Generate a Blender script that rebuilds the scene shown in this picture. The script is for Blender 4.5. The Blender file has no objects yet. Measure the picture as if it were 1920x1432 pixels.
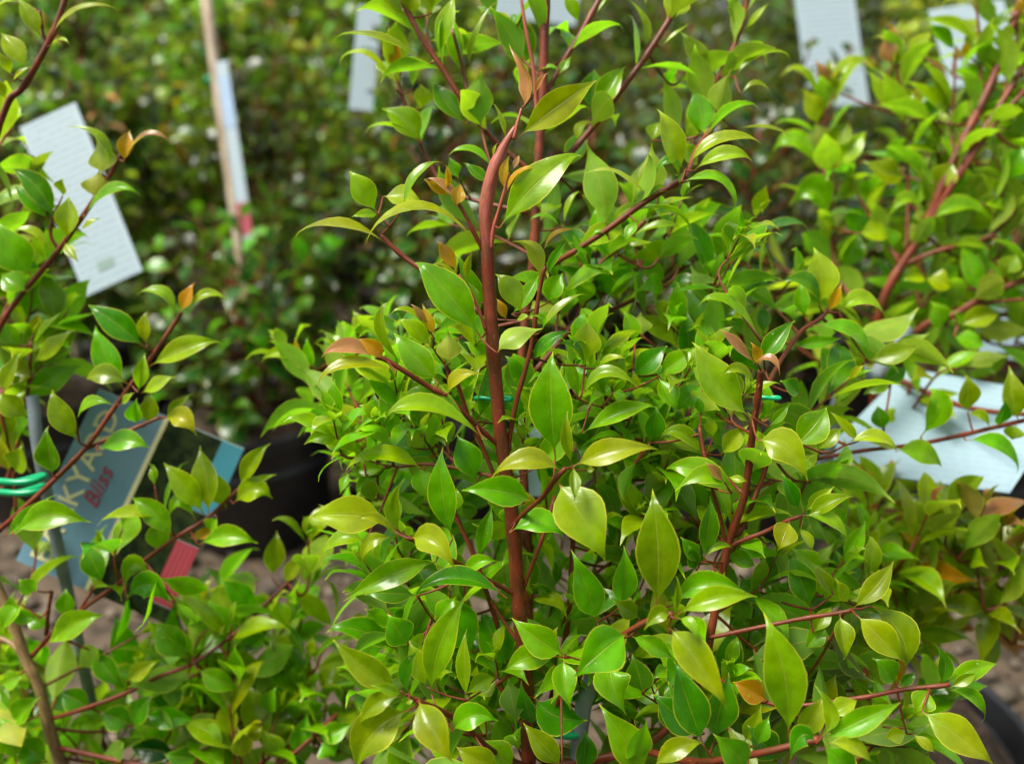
import bpy, math, random
import numpy as np
from mathutils import Vector, Matrix

# ------------------------------------------------------------------ camera, sky, sun, exposure
scene = bpy.context.scene
COL = scene.collection
PITCH = math.radians(22.0)           # camera looks down on the nursery shelf
CAM_H = 0.67                         # metres above the ground
F_PX = 1663.0                        # focal length in photograph pixels (1920 wide)
FOCUS = 0.352

cam_data = bpy.data.cameras.new('camera')
cam = bpy.data.objects.new('camera', cam_data)
COL.objects.link(cam)
cam.location = (0, 0, CAM_H)
cam.rotation_euler = (math.pi / 2 - PITCH, 0, 0)
cam_data.sensor_width = 36.0
cam_data.lens = F_PX / 1920.0 * 36.0
cam_data.clip_start = 0.01
cam_data.clip_end = 200.0
cam_data.dof.use_dof = True
cam_data.dof.focus_distance = FOCUS
cam_data.dof.aperture_fstop = 6.0
scene.camera = cam

world = bpy.data.worlds.new('World')
scene.world = world
world.use_nodes = True
wn, wl = world.node_tree.nodes, world.node_tree.links
wn.clear()
SUN_EL, SUN_AZ = math.radians(64), math.radians(-100)     # azimuth measured from +Y (view direction) towards +X
sky = wn.new('ShaderNodeTexSky')
sky.sky_type = 'NISHITA'
sky.sun_disc = False
sky.sun_elevation = SUN_EL
sky.sun_rotation = SUN_AZ
sky.dust_density = 3.0
hs = wn.new('ShaderNodeHueSaturation')
hs.inputs['Saturation'].default_value = 0.25             # thin bright overcast
bg = wn.new('ShaderNodeBackground')
bg.inputs['Strength'].default_value = 0.05
wo = wn.new('ShaderNodeOutputWorld')
wl.new(sky.outputs[0], hs.inputs['Color'])
wl.new(hs.outputs[0], bg.inputs['Color'])
wl.new(bg.outputs[0], wo.inputs['Surface'])

sun_data = bpy.data.lights.new('sun', 'SUN')
sun_data.energy = 1.5
sun_data.angle = math.radians(24)
sun_data.color = (1.0, 0.96, 0.88)
sun = bpy.data.objects.new('sun', sun_data)
COL.objects.link(sun)
sun.location = (0, 0, 3)
sd = Vector((math.sin(SUN_AZ) * math.cos(SUN_EL), math.cos(SUN_AZ) * math.cos(SUN_EL), math.sin(SUN_EL)))
sun.rotation_euler = sd.to_track_quat('Z', 'Y').to_euler()

scene.view_settings.view_transform = 'Standard'
scene.view_settings.look = 'None'
scene.view_settings.gamma = 1.0
scene.view_settings.exposure = 2.2
scene.cycles.use_denoising = True
scene.cycles.max_bounces = 6
scene.cycles.diffuse_bounces = 3
scene.cycles.glossy_bounces = 3
scene.cycles.transmission_bounces = 3
scene.cycles.transparent_max_bounces = 6
scene.cycles.sample_clamp_indirect = 8.0

rng = random.Random(11)

# ------------------------------------------------------------------ helpers
_cp, _sp = math.cos(PITCH), math.sin(PITCH)
CAM_R = np.array([[1, 0, 0], [0, _sp, _cp], [0, _cp, -_sp]])      # columns: right, up, forward
CAM_O = np.array([0, 0, CAM_H])
RIGHT, UPV, FWD = CAM_R[:, 0], CAM_R[:, 1], CAM_R[:, 2]

def at(px, py, z):
    """a point of the place: photograph pixel and depth in cm along the viewing axis"""
    z = z / 100.0
    return CAM_O + RIGHT * ((px - 960) / F_PX * z) + UPV * (-(py - 716) / F_PX * z) + FWD * z

def depth(p):
    return float(np.dot(p - CAM_O, FWD)) * 100

def nrm(v):
    return v / (np.linalg.norm(v) + 1e-12)

def lin(r, g, b):
    return tuple(((c / 255.0) / 12.92 if c / 255.0 <= 0.04045 else ((c / 255.0 + 0.055) / 1.055) ** 2.4) for c in (r, g, b))

def tag(o, label=None, cat=None, group=None, kind=None):
    for k, v in (('label', label), ('category', cat), ('group', group), ('kind', kind)):
        if v:
            o[k] = v
    return o

def empty(name, loc):
    o = bpy.data.objects.new(name, None)
    COL.objects.link(o)
    o.location = loc
    o.empty_display_size = 0.02
    return o

def mesh_data(name, verts, faces, mat=None, uv=None, tint=None, smooth=True):
    me = bpy.data.meshes.new(name)
    me.from_pydata([tuple(v) for v in verts], [], faces)
    if mat:
        me.materials.append(mat)
    if smooth:
        me.polygons.foreach_set('use_smooth', [True] * len(me.polygons))
    if uv is not None:
        lay = me.uv_layers.new(name='UVMap')
        vi = np.empty(len(me.loops), dtype=np.int32)
        me.loops.foreach_get('vertex_index', vi)
        lay.data.foreach_set('uv', np.asarray(uv, dtype=np.float32)[vi].ravel())
    if tint is not None:
        a = me.attributes.new('tint', 'FLOAT_COLOR', 'POINT')
        a.data.foreach_set('color', np.asarray(tint, dtype=np.float32).ravel())
    me.update()
    return me

def link(name, me, parent=None, loc=None):
    o = bpy.data.objects.new(name, me)
    COL.objects.link(o)
    if parent is not None:
        o.parent = parent
        o.matrix_parent_inverse = Matrix.Translation(-Vector(parent.location))
    if loc is not None:
        o.location = loc
    return o

# ------------------------------------------------------------------ materials
def new_mat(name):
    m = bpy.data.materials.new(name)
    m.use_nodes = True
    n, l = m.node_tree.nodes, m.node_tree.links
    p = n['Principled BSDF']
    return m, n, l, p

def math_node(n, l, op, a, b=None, clamp=False):
    k = n.new('ShaderNodeMath')
    k.operation = op
    k.use_clamp = clamp
    for i, v in enumerate((a, b)):
        if v is None:
            continue
        if isinstance(v, (int, float)):
            k.inputs[i].default_value = v
        else:
            l.new(v, k.inputs[i])
    return k.outputs[0]

def smooth_step(n, l, v, lo, hi):
    k = n.new('ShaderNodeMapRange')
    k.interpolation_type = 'SMOOTHSTEP'
    k.inputs[1].default_value, k.inputs[2].default_value = lo, hi
    l.new(v, k.inputs[0])
    return k.outputs[0]

def mix_col(n, l, f, a, b, mode='MIX'):
    k = n.new('ShaderNodeMix')
    k.data_type = 'RGBA'
    k.blend_type = mode
    for s, v in ((0, f), (6, a), (7, b)):
        if isinstance(v, (int, float)):
            k.inputs[s].default_value = v
        elif isinstance(v, tuple):
            k.inputs[s].default_value = (*v, 1) if len(v) == 3 else v
        else:
            l.new(v, k.inputs[s])
    return k.outputs[2]

def leaf_material(name, detail=True, rough=0.24, transl=0.5, coat=0.18):
    m, n, l, p = new_mat(name)
    att = n.new('ShaderNodeAttribute'); att.attribute_name = 'tint'
    uvn = n.new('ShaderNodeUVMap')
    sep = n.new('ShaderNodeSeparateXYZ'); l.new(uvn.outputs[0], sep.inputs[0])
    u, v = sep.outputs[0], sep.outputs[1]                   # u along the leaf, v across (0..1)
    av = math_node(n, l, 'ABSOLUTE', math_node(n, l, 'SUBTRACT', math_node(n, l, 'MULTIPLY', v, 2.0), 1.0))
    geo = n.new('ShaderNodeNewGeometry')
    oi = n.new('ShaderNodeObjectInfo')
    tc = n.new('ShaderNodeTexCoord')
    noi = n.new('ShaderNodeTexNoise'); noi.inputs['Scale'].default_value = 120.0; noi.inputs['Detail'].default_value = 3.0
    l.new(tc.outputs['Object'], noi.inputs['Vector'])
    # mottling
    col = mix_col(n, l, 0.55, att.outputs['Color'], noi.outputs['Fac'], 'OVERLAY')
    # bronze blush in patches, stronger towards some tips
    big = n.new('ShaderNodeTexNoise'); big.inputs['Scale'].default_value = 34.0; big.inputs['Detail'].default_value = 2.0
    l.new(geo.outputs['Position'], big.inputs['Vector'])
    blush = math_node(n, l, 'MULTIPLY', smooth_step(n, l, big.outputs['Fac'], 0.48, 0.74), 0.4)
    col = mix_col(n, l, blush, col, mix_col(n, l, 1.0, col, (1.18, 0.84, 0.6), 'MULTIPLY'))
    deep = math_node(n, l, 'MULTIPLY', math_node(n, l, 'SUBTRACT', 1.0, smooth_step(n, l, big.outputs['Fac'], 0.30, 0.52)), 0.6)
    col = mix_col(n, l, deep, col, mix_col(n, l, 1.0, col, (0.55, 0.78, 0.8), 'MULTIPLY'))
    # each plant a slightly different green
    hv = n.new('ShaderNodeHueSaturation')
    hmap = n.new('ShaderNodeMapRange'); l.new(oi.outputs['Random'], hmap.inputs[0])
    hmap.inputs[3].default_value, hmap.inputs[4].default_value = 0.487, 0.513
    l.new(hmap.outputs[0], hv.inputs['Hue']); l.new(col, hv.inputs['Color'])
    col = hv.outputs[0]
    if detail:
        # lateral veins
        cx = n.new('ShaderNodeCombineXYZ')
        l.new(math_node(n, l, 'SUBTRACT', math_node(n, l, 'MULTIPLY', u, 3.2), math_node(n, l, 'MULTIPLY', av, 0.55)), cx.inputs[0])
        wav = n.new('ShaderNodeTexWave'); wav.wave_type = 'BANDS'; wav.bands_direction = 'X'
        wav.inputs['Scale'].default_value = 1.9; wav.inputs['Distortion'].default_value = 1.2
        wav.inputs['Detail'].default_value = 1.5; wav.inputs['Detail Scale'].default_value = 2.0
        l.new(cx.outputs[0], wav.inputs['Vector'])
        vein = smooth_step(n, l, wav.outputs['Fac'], 0.78, 1.0)
        col = mix_col(n, l, math_node(n, l, 'MULTIPLY', vein, 0.05), col, (0.42, 0.46, 0.06))
        # small pale specks
        spk = n.new('ShaderNodeTexVoronoi'); spk.inputs['Scale'].default_value = 240.0
        l.new(tc.outputs['Object'], spk.inputs['Vector'])
        sepc = n.new('ShaderNodeSeparateColor'); l.new(spk.outputs['Color'], sepc.inputs[0])
        dots = math_node(n, l, 'MULTIPLY', math_node(n, l, 'LESS_THAN', spk.outputs['Distance'], 0.10),
                         math_node(n, l, 'GREATER_THAN', sepc.outputs[0], 0.93))
        col = mix_col(n, l, math_node(n, l, 'MULTIPLY', dots, 0.55), col, (0.6, 0.62, 0.35))
    # midrib
    rib = math_node(n, l, 'SUBTRACT', 1.0, smooth_step(n, l, av, 0.012, 0.05))
    ribc = mix_col(n, l, geo.outputs['Backfacing'], (0.40, 0.42, 0.05), (0.55, 0.36, 0.10))
    col = mix_col(n, l, math_node(n, l, 'MULTIPLY', rib, 0.55), col, ribc)
    # thin yellow margin and tip
    mar = math_node(n, l, 'MAXIMUM', smooth_step(n, l, av, 0.92, 0.985), smooth_step(n, l, u, 0.91, 0.985))
    col = mix_col(n, l, math_node(n, l, 'MULTIPLY', mar, 0.80), col, (0.72, 0.66, 0.05))
    # reddish petiole
    pet = math_node(n, l, 'SUBTRACT', 1.0, smooth_step(n, l, u, 0.045, 0.11))
    col = mix_col(n, l, math_node(n, l, 'MULTIPLY', pet, 0.85), col, (0.36, 0.10, 0.03))
    # the under side is paler and duller
    under = mix_col(n, l, 0.22, col, (0.42, 0.44, 0.12))
    col = mix_col(n, l, geo.outputs['Backfacing'], col, under)
    l.new(col, p.inputs['Base Color'])
    rg = n.new('ShaderNodeMapRange'); l.new(noi.outputs['Fac'], rg.inputs[0])
    rg.inputs[3].default_value, rg.inputs[4].default_value = rough - 0.10, rough + 0.16
    rr = math_node(n, l, 'ADD', rg.outputs[0], math_node(n, l, 'MULTIPLY', geo.outputs['Backfacing'], 0.22))
    l.new(rr, p.inputs['Roughness'])
    p.inputs['Specular IOR Level'].default_value = 0.36
    p.inputs['Coat Weight'].default_value = coat
    p.inputs['Coat Roughness'].default_value = 0.10
    if detail:
        b1 = n.new('ShaderNodeTexNoise'); b1.inputs['Scale'].default_value = 150.0; b1.inputs['Detail'].default_value = 4.0
        l.new(tc.outputs['Object'], b1.inputs['Vector'])
        hsum = math_node(n, l, 'ADD', math_node(n, l, 'MULTIPLY', b1.outputs['Fac'], 0.5), math_node(n, l, 'MULTIPLY', wav.outputs['Fac'], 0.03))
        hsum = math_node(n, l, 'SUBTRACT', hsum, math_node(n, l, 'MULTIPLY', rib, 0.6))
        bp = n.new('ShaderNodeBump'); bp.inputs['Strength'].default_value = 0.4; bp.inputs['Distance'].default_value = 0.0009
        l.new(hsum, bp.inputs['Height']); l.new(bp.outputs[0], p.inputs['Normal'])
    tr = n.new('ShaderNodeBsdfTranslucent')
    tcol = mix_col(n, l, 1.0, col, (1.15, 1.5, 0.35), 'MULTIPLY')
    l.new(tcol, tr.inputs['Color'])
    ms = n.new('ShaderNodeMixShader'); ms.inputs[0].default_value = transl
    l.new(p.outputs[0], ms.inputs[1]); l.new(tr.outputs[0], ms.inputs[2])
    l.new(ms.outputs[0], n['Material Output'].inputs['Surface'])
    return m

def simple_mat(name, c1, c2, scale=60.0, rough=0.5, bump=0.0, bdist=0.001, detail=4.0, stretch=None, spec=0.5):
    m, n, l, p = new_mat(name)
    tc = n.new('ShaderNodeTexCoord')
    src = tc.outputs['Object']
    if stretch:
        mp = n.new('ShaderNodeMapping'); mp.inputs['Scale'].default_value = stretch
        l.new(src, mp.inputs[0]); src = mp.outputs[0]
    noi = n.new('ShaderNodeTexNoise'); noi.inputs['Scale'].default_value = scale; noi.inputs['Detail'].default_value = detail
    l.new(src, noi.inputs['Vector'])
    f = smooth_step(n, l, noi.outputs['Fac'], 0.32, 0.68)
    l.new(mix_col(n, l, f, c1, c2), p.inputs['Base Color'])
    p.inputs['Roughness'].default_value = rough
    p.inputs['Specular IOR Level'].default_value = spec
    if bump:
        bp = n.new('ShaderNodeBump'); bp.inputs['Strength'].default_value = bump; bp.inputs['Distance'].default_value = bdist
        l.new(noi.outputs['Fac'], bp.inputs['Height']); l.new(bp.outputs[0], p.inputs['Normal'])
    return m

def stem_material(name, ca, cb, cc, young=None):
    m, n, l, p = new_mat(name)
    uvn = n.new('ShaderNodeUVMap')
    mp = n.new('ShaderNodeMapping'); mp.inputs['Scale'].default_value = (5, 9, 1)
    l.new(uvn.outputs[0], mp.inputs[0])
    a = n.new('ShaderNodeTexNoise'); a.inputs['Scale'].default_value = 1.0; a.inputs['Detail'].default_value = 5.0
    l.new(mp.outputs[0], a.inputs['Vector'])
    tc = n.new('ShaderNodeTexCoord')
    b = n.new('ShaderNodeTexNoise'); b.inputs['Scale'].default_value = 45.0; b.inputs['Detail'].default_value = 3.0
    l.new(tc.outputs['Object'], b.inputs['Vector'])
    c = mix_col(n, l, smooth_step(n, l, a.outputs['Fac'], 0.35, 0.65), ca, cb)
    c = mix_col(n, l, smooth_step(n, l, b.outputs['Fac'], 0.5, 0.72), c, cc)
    if young:                                               # young growth above a height is pink
        ge = n.new('ShaderNodeNewGeometry'); sx = n.new('ShaderNodeSeparateXYZ'); l.new(ge.outputs['Position'], sx.inputs[0])
        c = mix_col(n, l, smooth_step(n, l, sx.outputs[2], young[0], young[1]), c, mix_col(n, l, smooth_step(n, l, a.outputs['Fac'], 0.35, 0.65), young[2], young[3]))
    vo = n.new('ShaderNodeTexVoronoi'); vo.inputs['Scale'].default_value = 900.0
    l.new(tc.outputs['Object'], vo.inputs['Vector'])
    vs = n.new('ShaderNodeSeparateColor'); l.new(vo.outputs['Color'], vs.inputs[0])
    dot = math_node(n, l, 'MULTIPLY', math_node(n, l, 'LESS_THAN', vo.outputs['Distance'], 0.22), math_node(n, l, 'GREATER_THAN', vs.outputs[0], 0.86))
    c = mix_col(n, l, math_node(n, l, 'MULTIPLY', dot, 0.55), c, (0.34, 0.22, 0.14))
    fib = n.new('ShaderNodeTexNoise'); fib.inputs['Scale'].default_value = 1.0; fib.inputs['Detail'].default_value = 4.0
    mp2 = n.new('ShaderNodeMapping'); mp2.inputs['Scale'].default_value = (14, 46, 1)
    l.new(uvn.outputs[0], mp2.inputs[0]); l.new(mp2.outputs[0], fib.inputs['Vector'])
    c = mix_col(n, l, 0.7, c, fib.outputs['Fac'], 'OVERLAY')
    l.new(c, p.inputs['Base Color'])
    p.inputs['Roughness'].default_value = 0.45
    p.inputs['Specular IOR Level'].default_value = 0.3
    bp = n.new('ShaderNodeBump'); bp.inputs['Strength'].default_value = 0.35; bp.inputs['Distance'].default_value = 0.0006
    l.new(a.outputs['Fac'], bp.inputs['Height']); l.new(bp.outputs[0], p.inputs['Normal'])
    return m

M_LEAF = leaf_material('glossy_leaf')
M_LEAF_FAR = leaf_material('hedge_leaf', detail=False, rough=0.27, transl=0.25, coat=0.05)
M_STEM = stem_material('red_stem', (0.17, 0.026, 0.010), (0.085, 0.030, 0.008), (0.22, 0.048, 0.018))
M_PINK = stem_material('pink_young_stem', (0.40, 0.10, 0.065), (0.24, 0.065, 0.025), (0.44, 0.15, 0.10))
M_TOP = stem_material('red_stem_with_pink_tip', (0.17, 0.026, 0.010), (0.085, 0.030, 0.008), (0.22, 0.048, 0.018),
                      (float(at(914, 520, 35.2)[2]), float(at(919, 340, 35)[2]), (0.36, 0.10, 0.07), (0.24, 0.07, 0.035)))
M_BARK = stem_material('tan_bark', (0.30, 0.19, 0.085), (0.20, 0.12, 0.055), (0.36, 0.25, 0.13))

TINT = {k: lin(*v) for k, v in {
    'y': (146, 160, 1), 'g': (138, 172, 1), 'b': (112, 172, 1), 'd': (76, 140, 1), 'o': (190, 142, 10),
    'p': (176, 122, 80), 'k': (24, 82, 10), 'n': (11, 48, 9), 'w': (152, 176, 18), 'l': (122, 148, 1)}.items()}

# ------------------------------------------------------------------ tubes
def catmull(pts, per=6):
    pts = [np.asarray(p, float) for p in pts]
    if len(pts) == 2:
        return [pts[0] + (pts[1] - pts[0]) * t for t in np.linspace(0, 1, per + 1)]
    out = []
    ext = [2 * pts[0] - pts[1]] + pts + [2 * pts[-1] - pts[-2]]
    for i in range(1, len(ext) - 2):
        p0, p1, p2, p3 = ext[i - 1:i + 3]
        for t in np.linspace(0, 1, per, endpoint=False):
            out.append(0.5 * ((2 * p1) + (-p0 + p2) * t + (2 * p0 - 5 * p1 + 4 * p2 - p3) * t * t + (-p0 + 3 * p1 - 3 * p2 + p3) * t ** 3))
    out.append(pts[-1])
    return out

def tube(path, radii, sides=9, ridge=0.0):
    path = np.asarray(path)
    n = len(path)
    tan = np.gradient(path, axis=0)
    ref = np.array([0.13, 0.97, 0.2])
    verts, uv, faces = [], [], []
    ln = 0.0
    for i in range(n):
        if i:
            ln += np.linalg.norm(path[i] - path[i - 1])
        t = nrm(tan[i])
        a = nrm(np.cross(t, ref)); b = np.cross(t, a)
        for k in range(sides):
            th = 2 * math.pi * k / sides
            r = radii[i] * (1 + ridge * math.cos(4 * th))
            verts.append(path[i] + (a * math.cos(th) + b * math.sin(th)) * r)
            uv.append((ln * 20, k / sides))
    for i in range(n - 1):
        for k in range(sides):
            k2 = (k + 1) % sides
            faces.append((i * sides + k, i * sides + k2, (i + 1) * sides + k2, (i + 1) * sides + k))
    faces.append(tuple(range(sides - 1, -1, -1)))
    faces.append(tuple(range((n - 1) * sides, n * sides)))
    return np.array(verts), faces, uv

# ------------------------------------------------------------------ leaves
_S = np.array([0, .05, .09, .13, .20, .30, .40, .48, .58, .68, .77, .85, .91, .955, 1.0])
_W = np.array([.035, .04, .055, .16, .43, .76, .95, 1.0, .91, .70, .45, .22, .10, .045, .004])
_W2 = np.array([.04, .045, .075, .25, .60, .90, 1.0, .96, .80, .57, .34, .17, .085, .035, .004])

def leaf_arrays(p0, pm, p2, nvec, hw, nu=14, nv=6, fold=0.25, tipbend=0.06, wave=0.0, ph=0.0, ovate=False):
    """blade along a bent midrib; returns vertices, faces, uvs"""
    p0, pm, p2 = map(np.asarray, (p0, pm, p2))
    c = 2 * pm - 0.5 * (p0 + p2)
    if nu == 14:
        t = _S
    else:
        t = np.linspace(0, 1, nu + 1) ** 0.95
    t_ = t[:, None]
    ctr = (1 - t_) ** 2 * p0 + 2 * t_ * (1 - t_) * c + t_ ** 2 * p2
    tan = 2 * (1 - t_) * (c - p0) + 2 * t_ * (p2 - c)
    tan /= np.linalg.norm(tan, axis=1, keepdims=True) + 1e-12
    nn = nvec - tan * (tan @ nvec)[:, None]
    nn /= np.linalg.norm(nn, axis=1, keepdims=True) + 1e-12
    side = np.cross(tan, nn)
    w = np.interp(t, _S, _W2 if ovate else _W) * hw
    L = np.linalg.norm(p2 - p0)
    ctr = ctr - nn * (np.clip((t_ - .80) / .2, 0, 1) ** 2 * tipbend * L)
    v = np.linspace(-1, 1, nv + 1)
    av = np.abs(v)
    cf, sf = math.cos(fold), math.sin(fold)
    V = (ctr[:, None, :] + side[:, None, :] * (w[:, None] * v * cf)[..., None]
         + nn[:, None, :] * (w[:, None] * (sf * (av ** 1.25) - 0.16 * av ** 3)
                             + wave * hw * np.sin(t[:, None] * 9 + ph + 1.7 * v) * av ** 2 * np.sin(np.pi * np.clip(t, 0, 1))[:, None])[..., None])
    nuu = len(t)
    uv = np.stack(np.broadcast_arrays(t[:, None], (v * .5 + .5)[None, :]), -1).reshape(-1, 2)
    k = nv + 1
    faces = [(i * k + j, i * k + j + 1, (i + 1) * k + j + 1, (i + 1) * k + j) for i in range(nuu - 1) for j in range(nv)]
    return V.reshape(-1, 3), faces, uv

def vary(c, r, amt=0.18):
    f = 1 + r.uniform(-amt, amt)
    return (c[0] * f * (1 + r.uniform(-amt, amt)), c[1] * f, c[2] * f * (1 + r.uniform(-amt, amt)), 1.0)

class Plant:
    """a shrub: its Empty, its stems and branches, and its leaves"""
    def __init__(self, name, base, label, group=None, cap=285):
        self.root = empty(name, Vector(base))
        tag(self.root, label, 'shrub', group)
        self.samples = []
        self.leaves = []
        self.cap = cap
        self.pend = []

    def stem(self, pts, w0, w1, name='branch', mat=None, per=7, ridge=0.03, nodes=0.028, ws=None):
        """pts: pixel x, pixel y, depth in cm; w: width in pixels at the two ends"""
        p3 = [at(*p) for p in pts]
        return self.stem3(p3, w0, w1, name, mat, per, ridge, nodes, ws=ws)

    def stem3(self, p3, w0, w1, name='branch', mat=None, per=7, ridge=0.03, nodes=0.028, sides=9, ws=None):
        path = catmull(p3, per)
        n = len(path)
        rad = []
        ln = rng.uniform(0, nodes)
        for i, q in enumerate(path):
            if i:
                ln += np.linalg.norm(q - path[i - 1])
            wi = w0 + (w1 - w0) * i / (n - 1) if ws is None else float(np.interp(i / (n - 1), np.linspace(0, 1, len(ws)), ws))
            w = .80 * wi * depth(q) / 100 / F_PX / 2
            k = abs(((ln / nodes) % 1) - 0.5) * 2
            rad.append(w * (1 + 0.22 * max(0, (k - 0.8) / 0.2)))
        v, f, uv = tube(path, rad, sides, ridge)
        o0 = Vector(path[0])
        me = mesh_data(name, v - path[0], f, mat or M_STEM, uv)
        link(name, me, self.root, o0)
        self.samples += [(q, r) for q, r in zip(path, rad)]
        self._arr = None
        return path

    def nearest(self, p):
        if getattr(self, '_arr', None) is None:
            self._arr = np.array([s[0] for s in self.samples])
        d = np.linalg.norm(self._arr - p, axis=1)
        i = int(np.argmin(d))
        return self._arr[i], d[i]

    def nearest_px(self, px, py):
        arr = self._arr if getattr(self, '_arr', None) is not None else np.array([s[0] for s in self.samples])
        self._arr = arr
        rel = arr - CAM_O
        z = rel @ FWD
        x = rel @ RIGHT / z * F_PX + 960
        y = -(rel @ UPV) / z * F_PX + 716
        i = int(np.argmin((x - px) ** 2 + (y - py) ** 2))
        return z[i] * 100

    def attach(self, p):
        q, d = self.nearest(p)
        if d > 0.0032:
            r0 = 5.5 if d > 0.02 else 4.5
            mid = (p + q) / 2 + np.array([0, 0, -0.05 * d])
            self.stem3([q, mid, p], r0 + 1.0, r0 - 1.0, 'twig', None, 4, 0, 0.03, 7)

    def leaf(self, bx, by, tx, ty, w, c='g', roll=18, mid=None, z=None, dz=None, fold=None, under=False, ov=None, mz=None, seed=0):
        r = random.Random(int(bx * 7 + by * 13 + tx * 3 + ty) + seed)
        if z is None:
            z = self.nearest_px(bx, by) - 0.2
        if dz is None:
            dz = r.uniform(-0.7, 0.3)
        p0, p2 = at(bx, by, z), at(tx, ty, z + dz)
        L = np.linalg.norm(p2 - p0)
        lpx = math.hypot(tx - bx, ty - by)
        if mid is None:
            ax = np.array([tx - bx, ty - by]) / max(lpx, 1)
            off = r.uniform(-.05, .05) * lpx
            mid = ((bx + tx) / 2 - ax[1] * off, (by + ty) / 2 + ax[0] * off)
        if mz is None:
            mz = -0.09 * L * 100
        pm = at(mid[0], mid[1], z + dz * .5 + mz)
        a = nrm(p2 - p0)
        toc = -FWD
        toc = nrm(toc - a * np.dot(toc, a))
        up = UPV - a * np.dot(UPV, a)
        up = up - toc * np.dot(up, toc)
        if np.linalg.norm(up) < 0.28:
            up = RIGHT * (1 if tx >= bx else -1)
            up = up - a * np.dot(up, a); up = up - toc * np.dot(up, toc)
        up = nrm(up)
        th = math.radians(roll)
        nv = toc * math.cos(th) + up * math.sin(th)
        if under:
            nv = -nv
        self.attach(p0)
        fold = r.uniform(.36, .66) if fold is None else fold + .22
        col = vary(TINT[c], r, 0.10)
        self.leaves.append(dict(p0=p0, pm=pm, p2=p2, n=nv, hw=w * .90 * (z + dz * .4) / 100 / F_PX / 2, fold=fold,
                                tb=r.uniform(.05, .15), wave=r.uniform(.03, .11), ph=r.uniform(0, 6), col=col,
                                ov=(r.random() < .25) if ov is None else ov, size=lpx * 1.5, hand=True))

    def shoot(self, pts, L=4.0, sp=1.9, cols='ggbby', tipcols='yyo', size0=0.75, z_in=True, spread=1.0, start=0.08, w=9, own_stem=True, seed=0, tip=0.45, up=0.45):
        """a twig with opposite, crosswise leaf pairs"""
        r = random.Random(int(pts[0][0] * 3 + pts[0][1] * 5 + pts[-1][0] * 7) + seed)
        p3 = [at(*p) for p in pts]
        if own_stem:
            q, d = self.nearest(p3[0]) if self.samples else (p3[0], 0)
            if d > 0.004:
                p3 = [q] + p3
            path = self.stem3(p3, w, w * .55, 'branch', None, 6, 0.0, 0.03, 7)
        else:
            path = catmull(p3, 7)
        path = np.array(path)
        seg = np.r_[0, np.cumsum(np.linalg.norm(np.diff(path, axis=0), axis=1))] * 100
        tot = seg[-1]
        s = tot * start + r.uniform(0, .6)
        ph = r.uniform(0, math.pi)
        k = 0
        while s < tot + 0.01:
            q = np.array([np.interp(s, seg, path[:, i]) for i in range(3)])
            q2 = np.array([np.interp(min(s + .3, tot), seg, path[:, i]) for i in range(3)])
            q1 = np.array([np.interp(max(s - .3, 0), seg, path[:, i]) for i in range(3)])
            t = nrm(q2 - q1)
            fr = s / tot
            self.pair(q, t, ph + k * math.pi / 2, L, fr, r, cols, tipcols, spread, tip, up)
            s += sp * r.uniform(.8, 1.2) * (1.0 if fr < .8 else .6)
            k += 1
        # closed pair at the tip
        t = nrm(path[-1] - path[-3])
        self.pair(path[-1], t, ph + k * math.pi / 2, L * .8, 1.0, r, tipcols, tipcols, .45, tip, up)

    def pair(self, q, t, ph, L, fr, r, cols, tipcols, spread, tip, upm):
        a0 = nrm(np.cross(t, np.array([.3, .2, 1.0]))); b0 = np.cross(t, a0)
        rad = a0 * math.cos(ph) + b0 * math.sin(ph)
        for sg in (1, -1):
            ang = math.radians(r.uniform(38, 66) * (1 - .45 * max(0, fr - .6) / .4)) * spread
            rd = rad * sg
            a = nrm(t * math.cos(ang) + rd * math.sin(ang))
            sz = L / 100 * (0.8 + .25 * math.sin(fr * 2.2) if fr < .8 else (1 - (fr - .8) / .2 * (1 - tip))) * r.uniform(.8, 1.12)
            up = np.array([0, 0, 1.0])
            n = nrm(t * 1.0 - a * np.dot(t, a) + upm * (up - a * np.dot(up, a)))
            p2 = q + a * sz - up * sz * r.uniform(.02, .22)
            pm = q + a * sz * .52 + n * sz * r.uniform(.02, .10)
            n = nrm(n + np.cross(a, n) * r.uniform(-.4, .4))
            cs = tipcols if fr > .93 else cols
            self.leaves.append(dict(p0=q, pm=pm, p2=p2, n=n, hw=sz * r.uniform(.17, .225), fold=r.uniform(.2, .55), tb=r.uniform(.03, .12),
                                    wave=r.uniform(.02, .07), ph=r.uniform(0, 6), col=vary(TINT[r.choice(cs)], r, .15),
                                    ov=r.random() < .4, size=sz * 100 / max(depth(q), 5) * F_PX, hand=False))

    def finish(self):
        order = sorted(self.leaves, key=lambda d: (-d['hand'], -d['size']))
        for d in order[:self.cap]:
            v, f, uv = leaf_arrays(d['p0'], d['pm'], d['p2'], d['n'], d['hw'], 14, 6, d['fold'], d['tb'], d['wave'], d['ph'], d['ov'])
            me = mesh_data('leaf', v - d['p0'], f, M_LEAF, uv, np.tile(d['col'], (len(v), 1)))
            link('leaf', me, self.root, Vector(d['p0']))
        rest = order[self.cap:]
        if rest:
            V, F, U, T = [], [], [], []
            for d in rest:
                v, f, uv = leaf_arrays(d['p0'], d['pm'], d['p2'], d['n'], d['hw'], 8, 4, d['fold'], d['tb'], d['wave'], d['ph'], d['ov'])
                o = sum(map(len, V))
                V.append(v - np.array(self.root.location)); U.append(uv); T.append(np.tile(d['col'], (len(v), 1)))
                F += [tuple(i + o for i in q) for q in f]
            me = mesh_data('foliage', np.concatenate(V), F, M_LEAF, np.concatenate(U), np.concatenate(T))
            o = link('foliage', me, self.root, self.root.location)
            o['kind'] = 'stuff'

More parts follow.
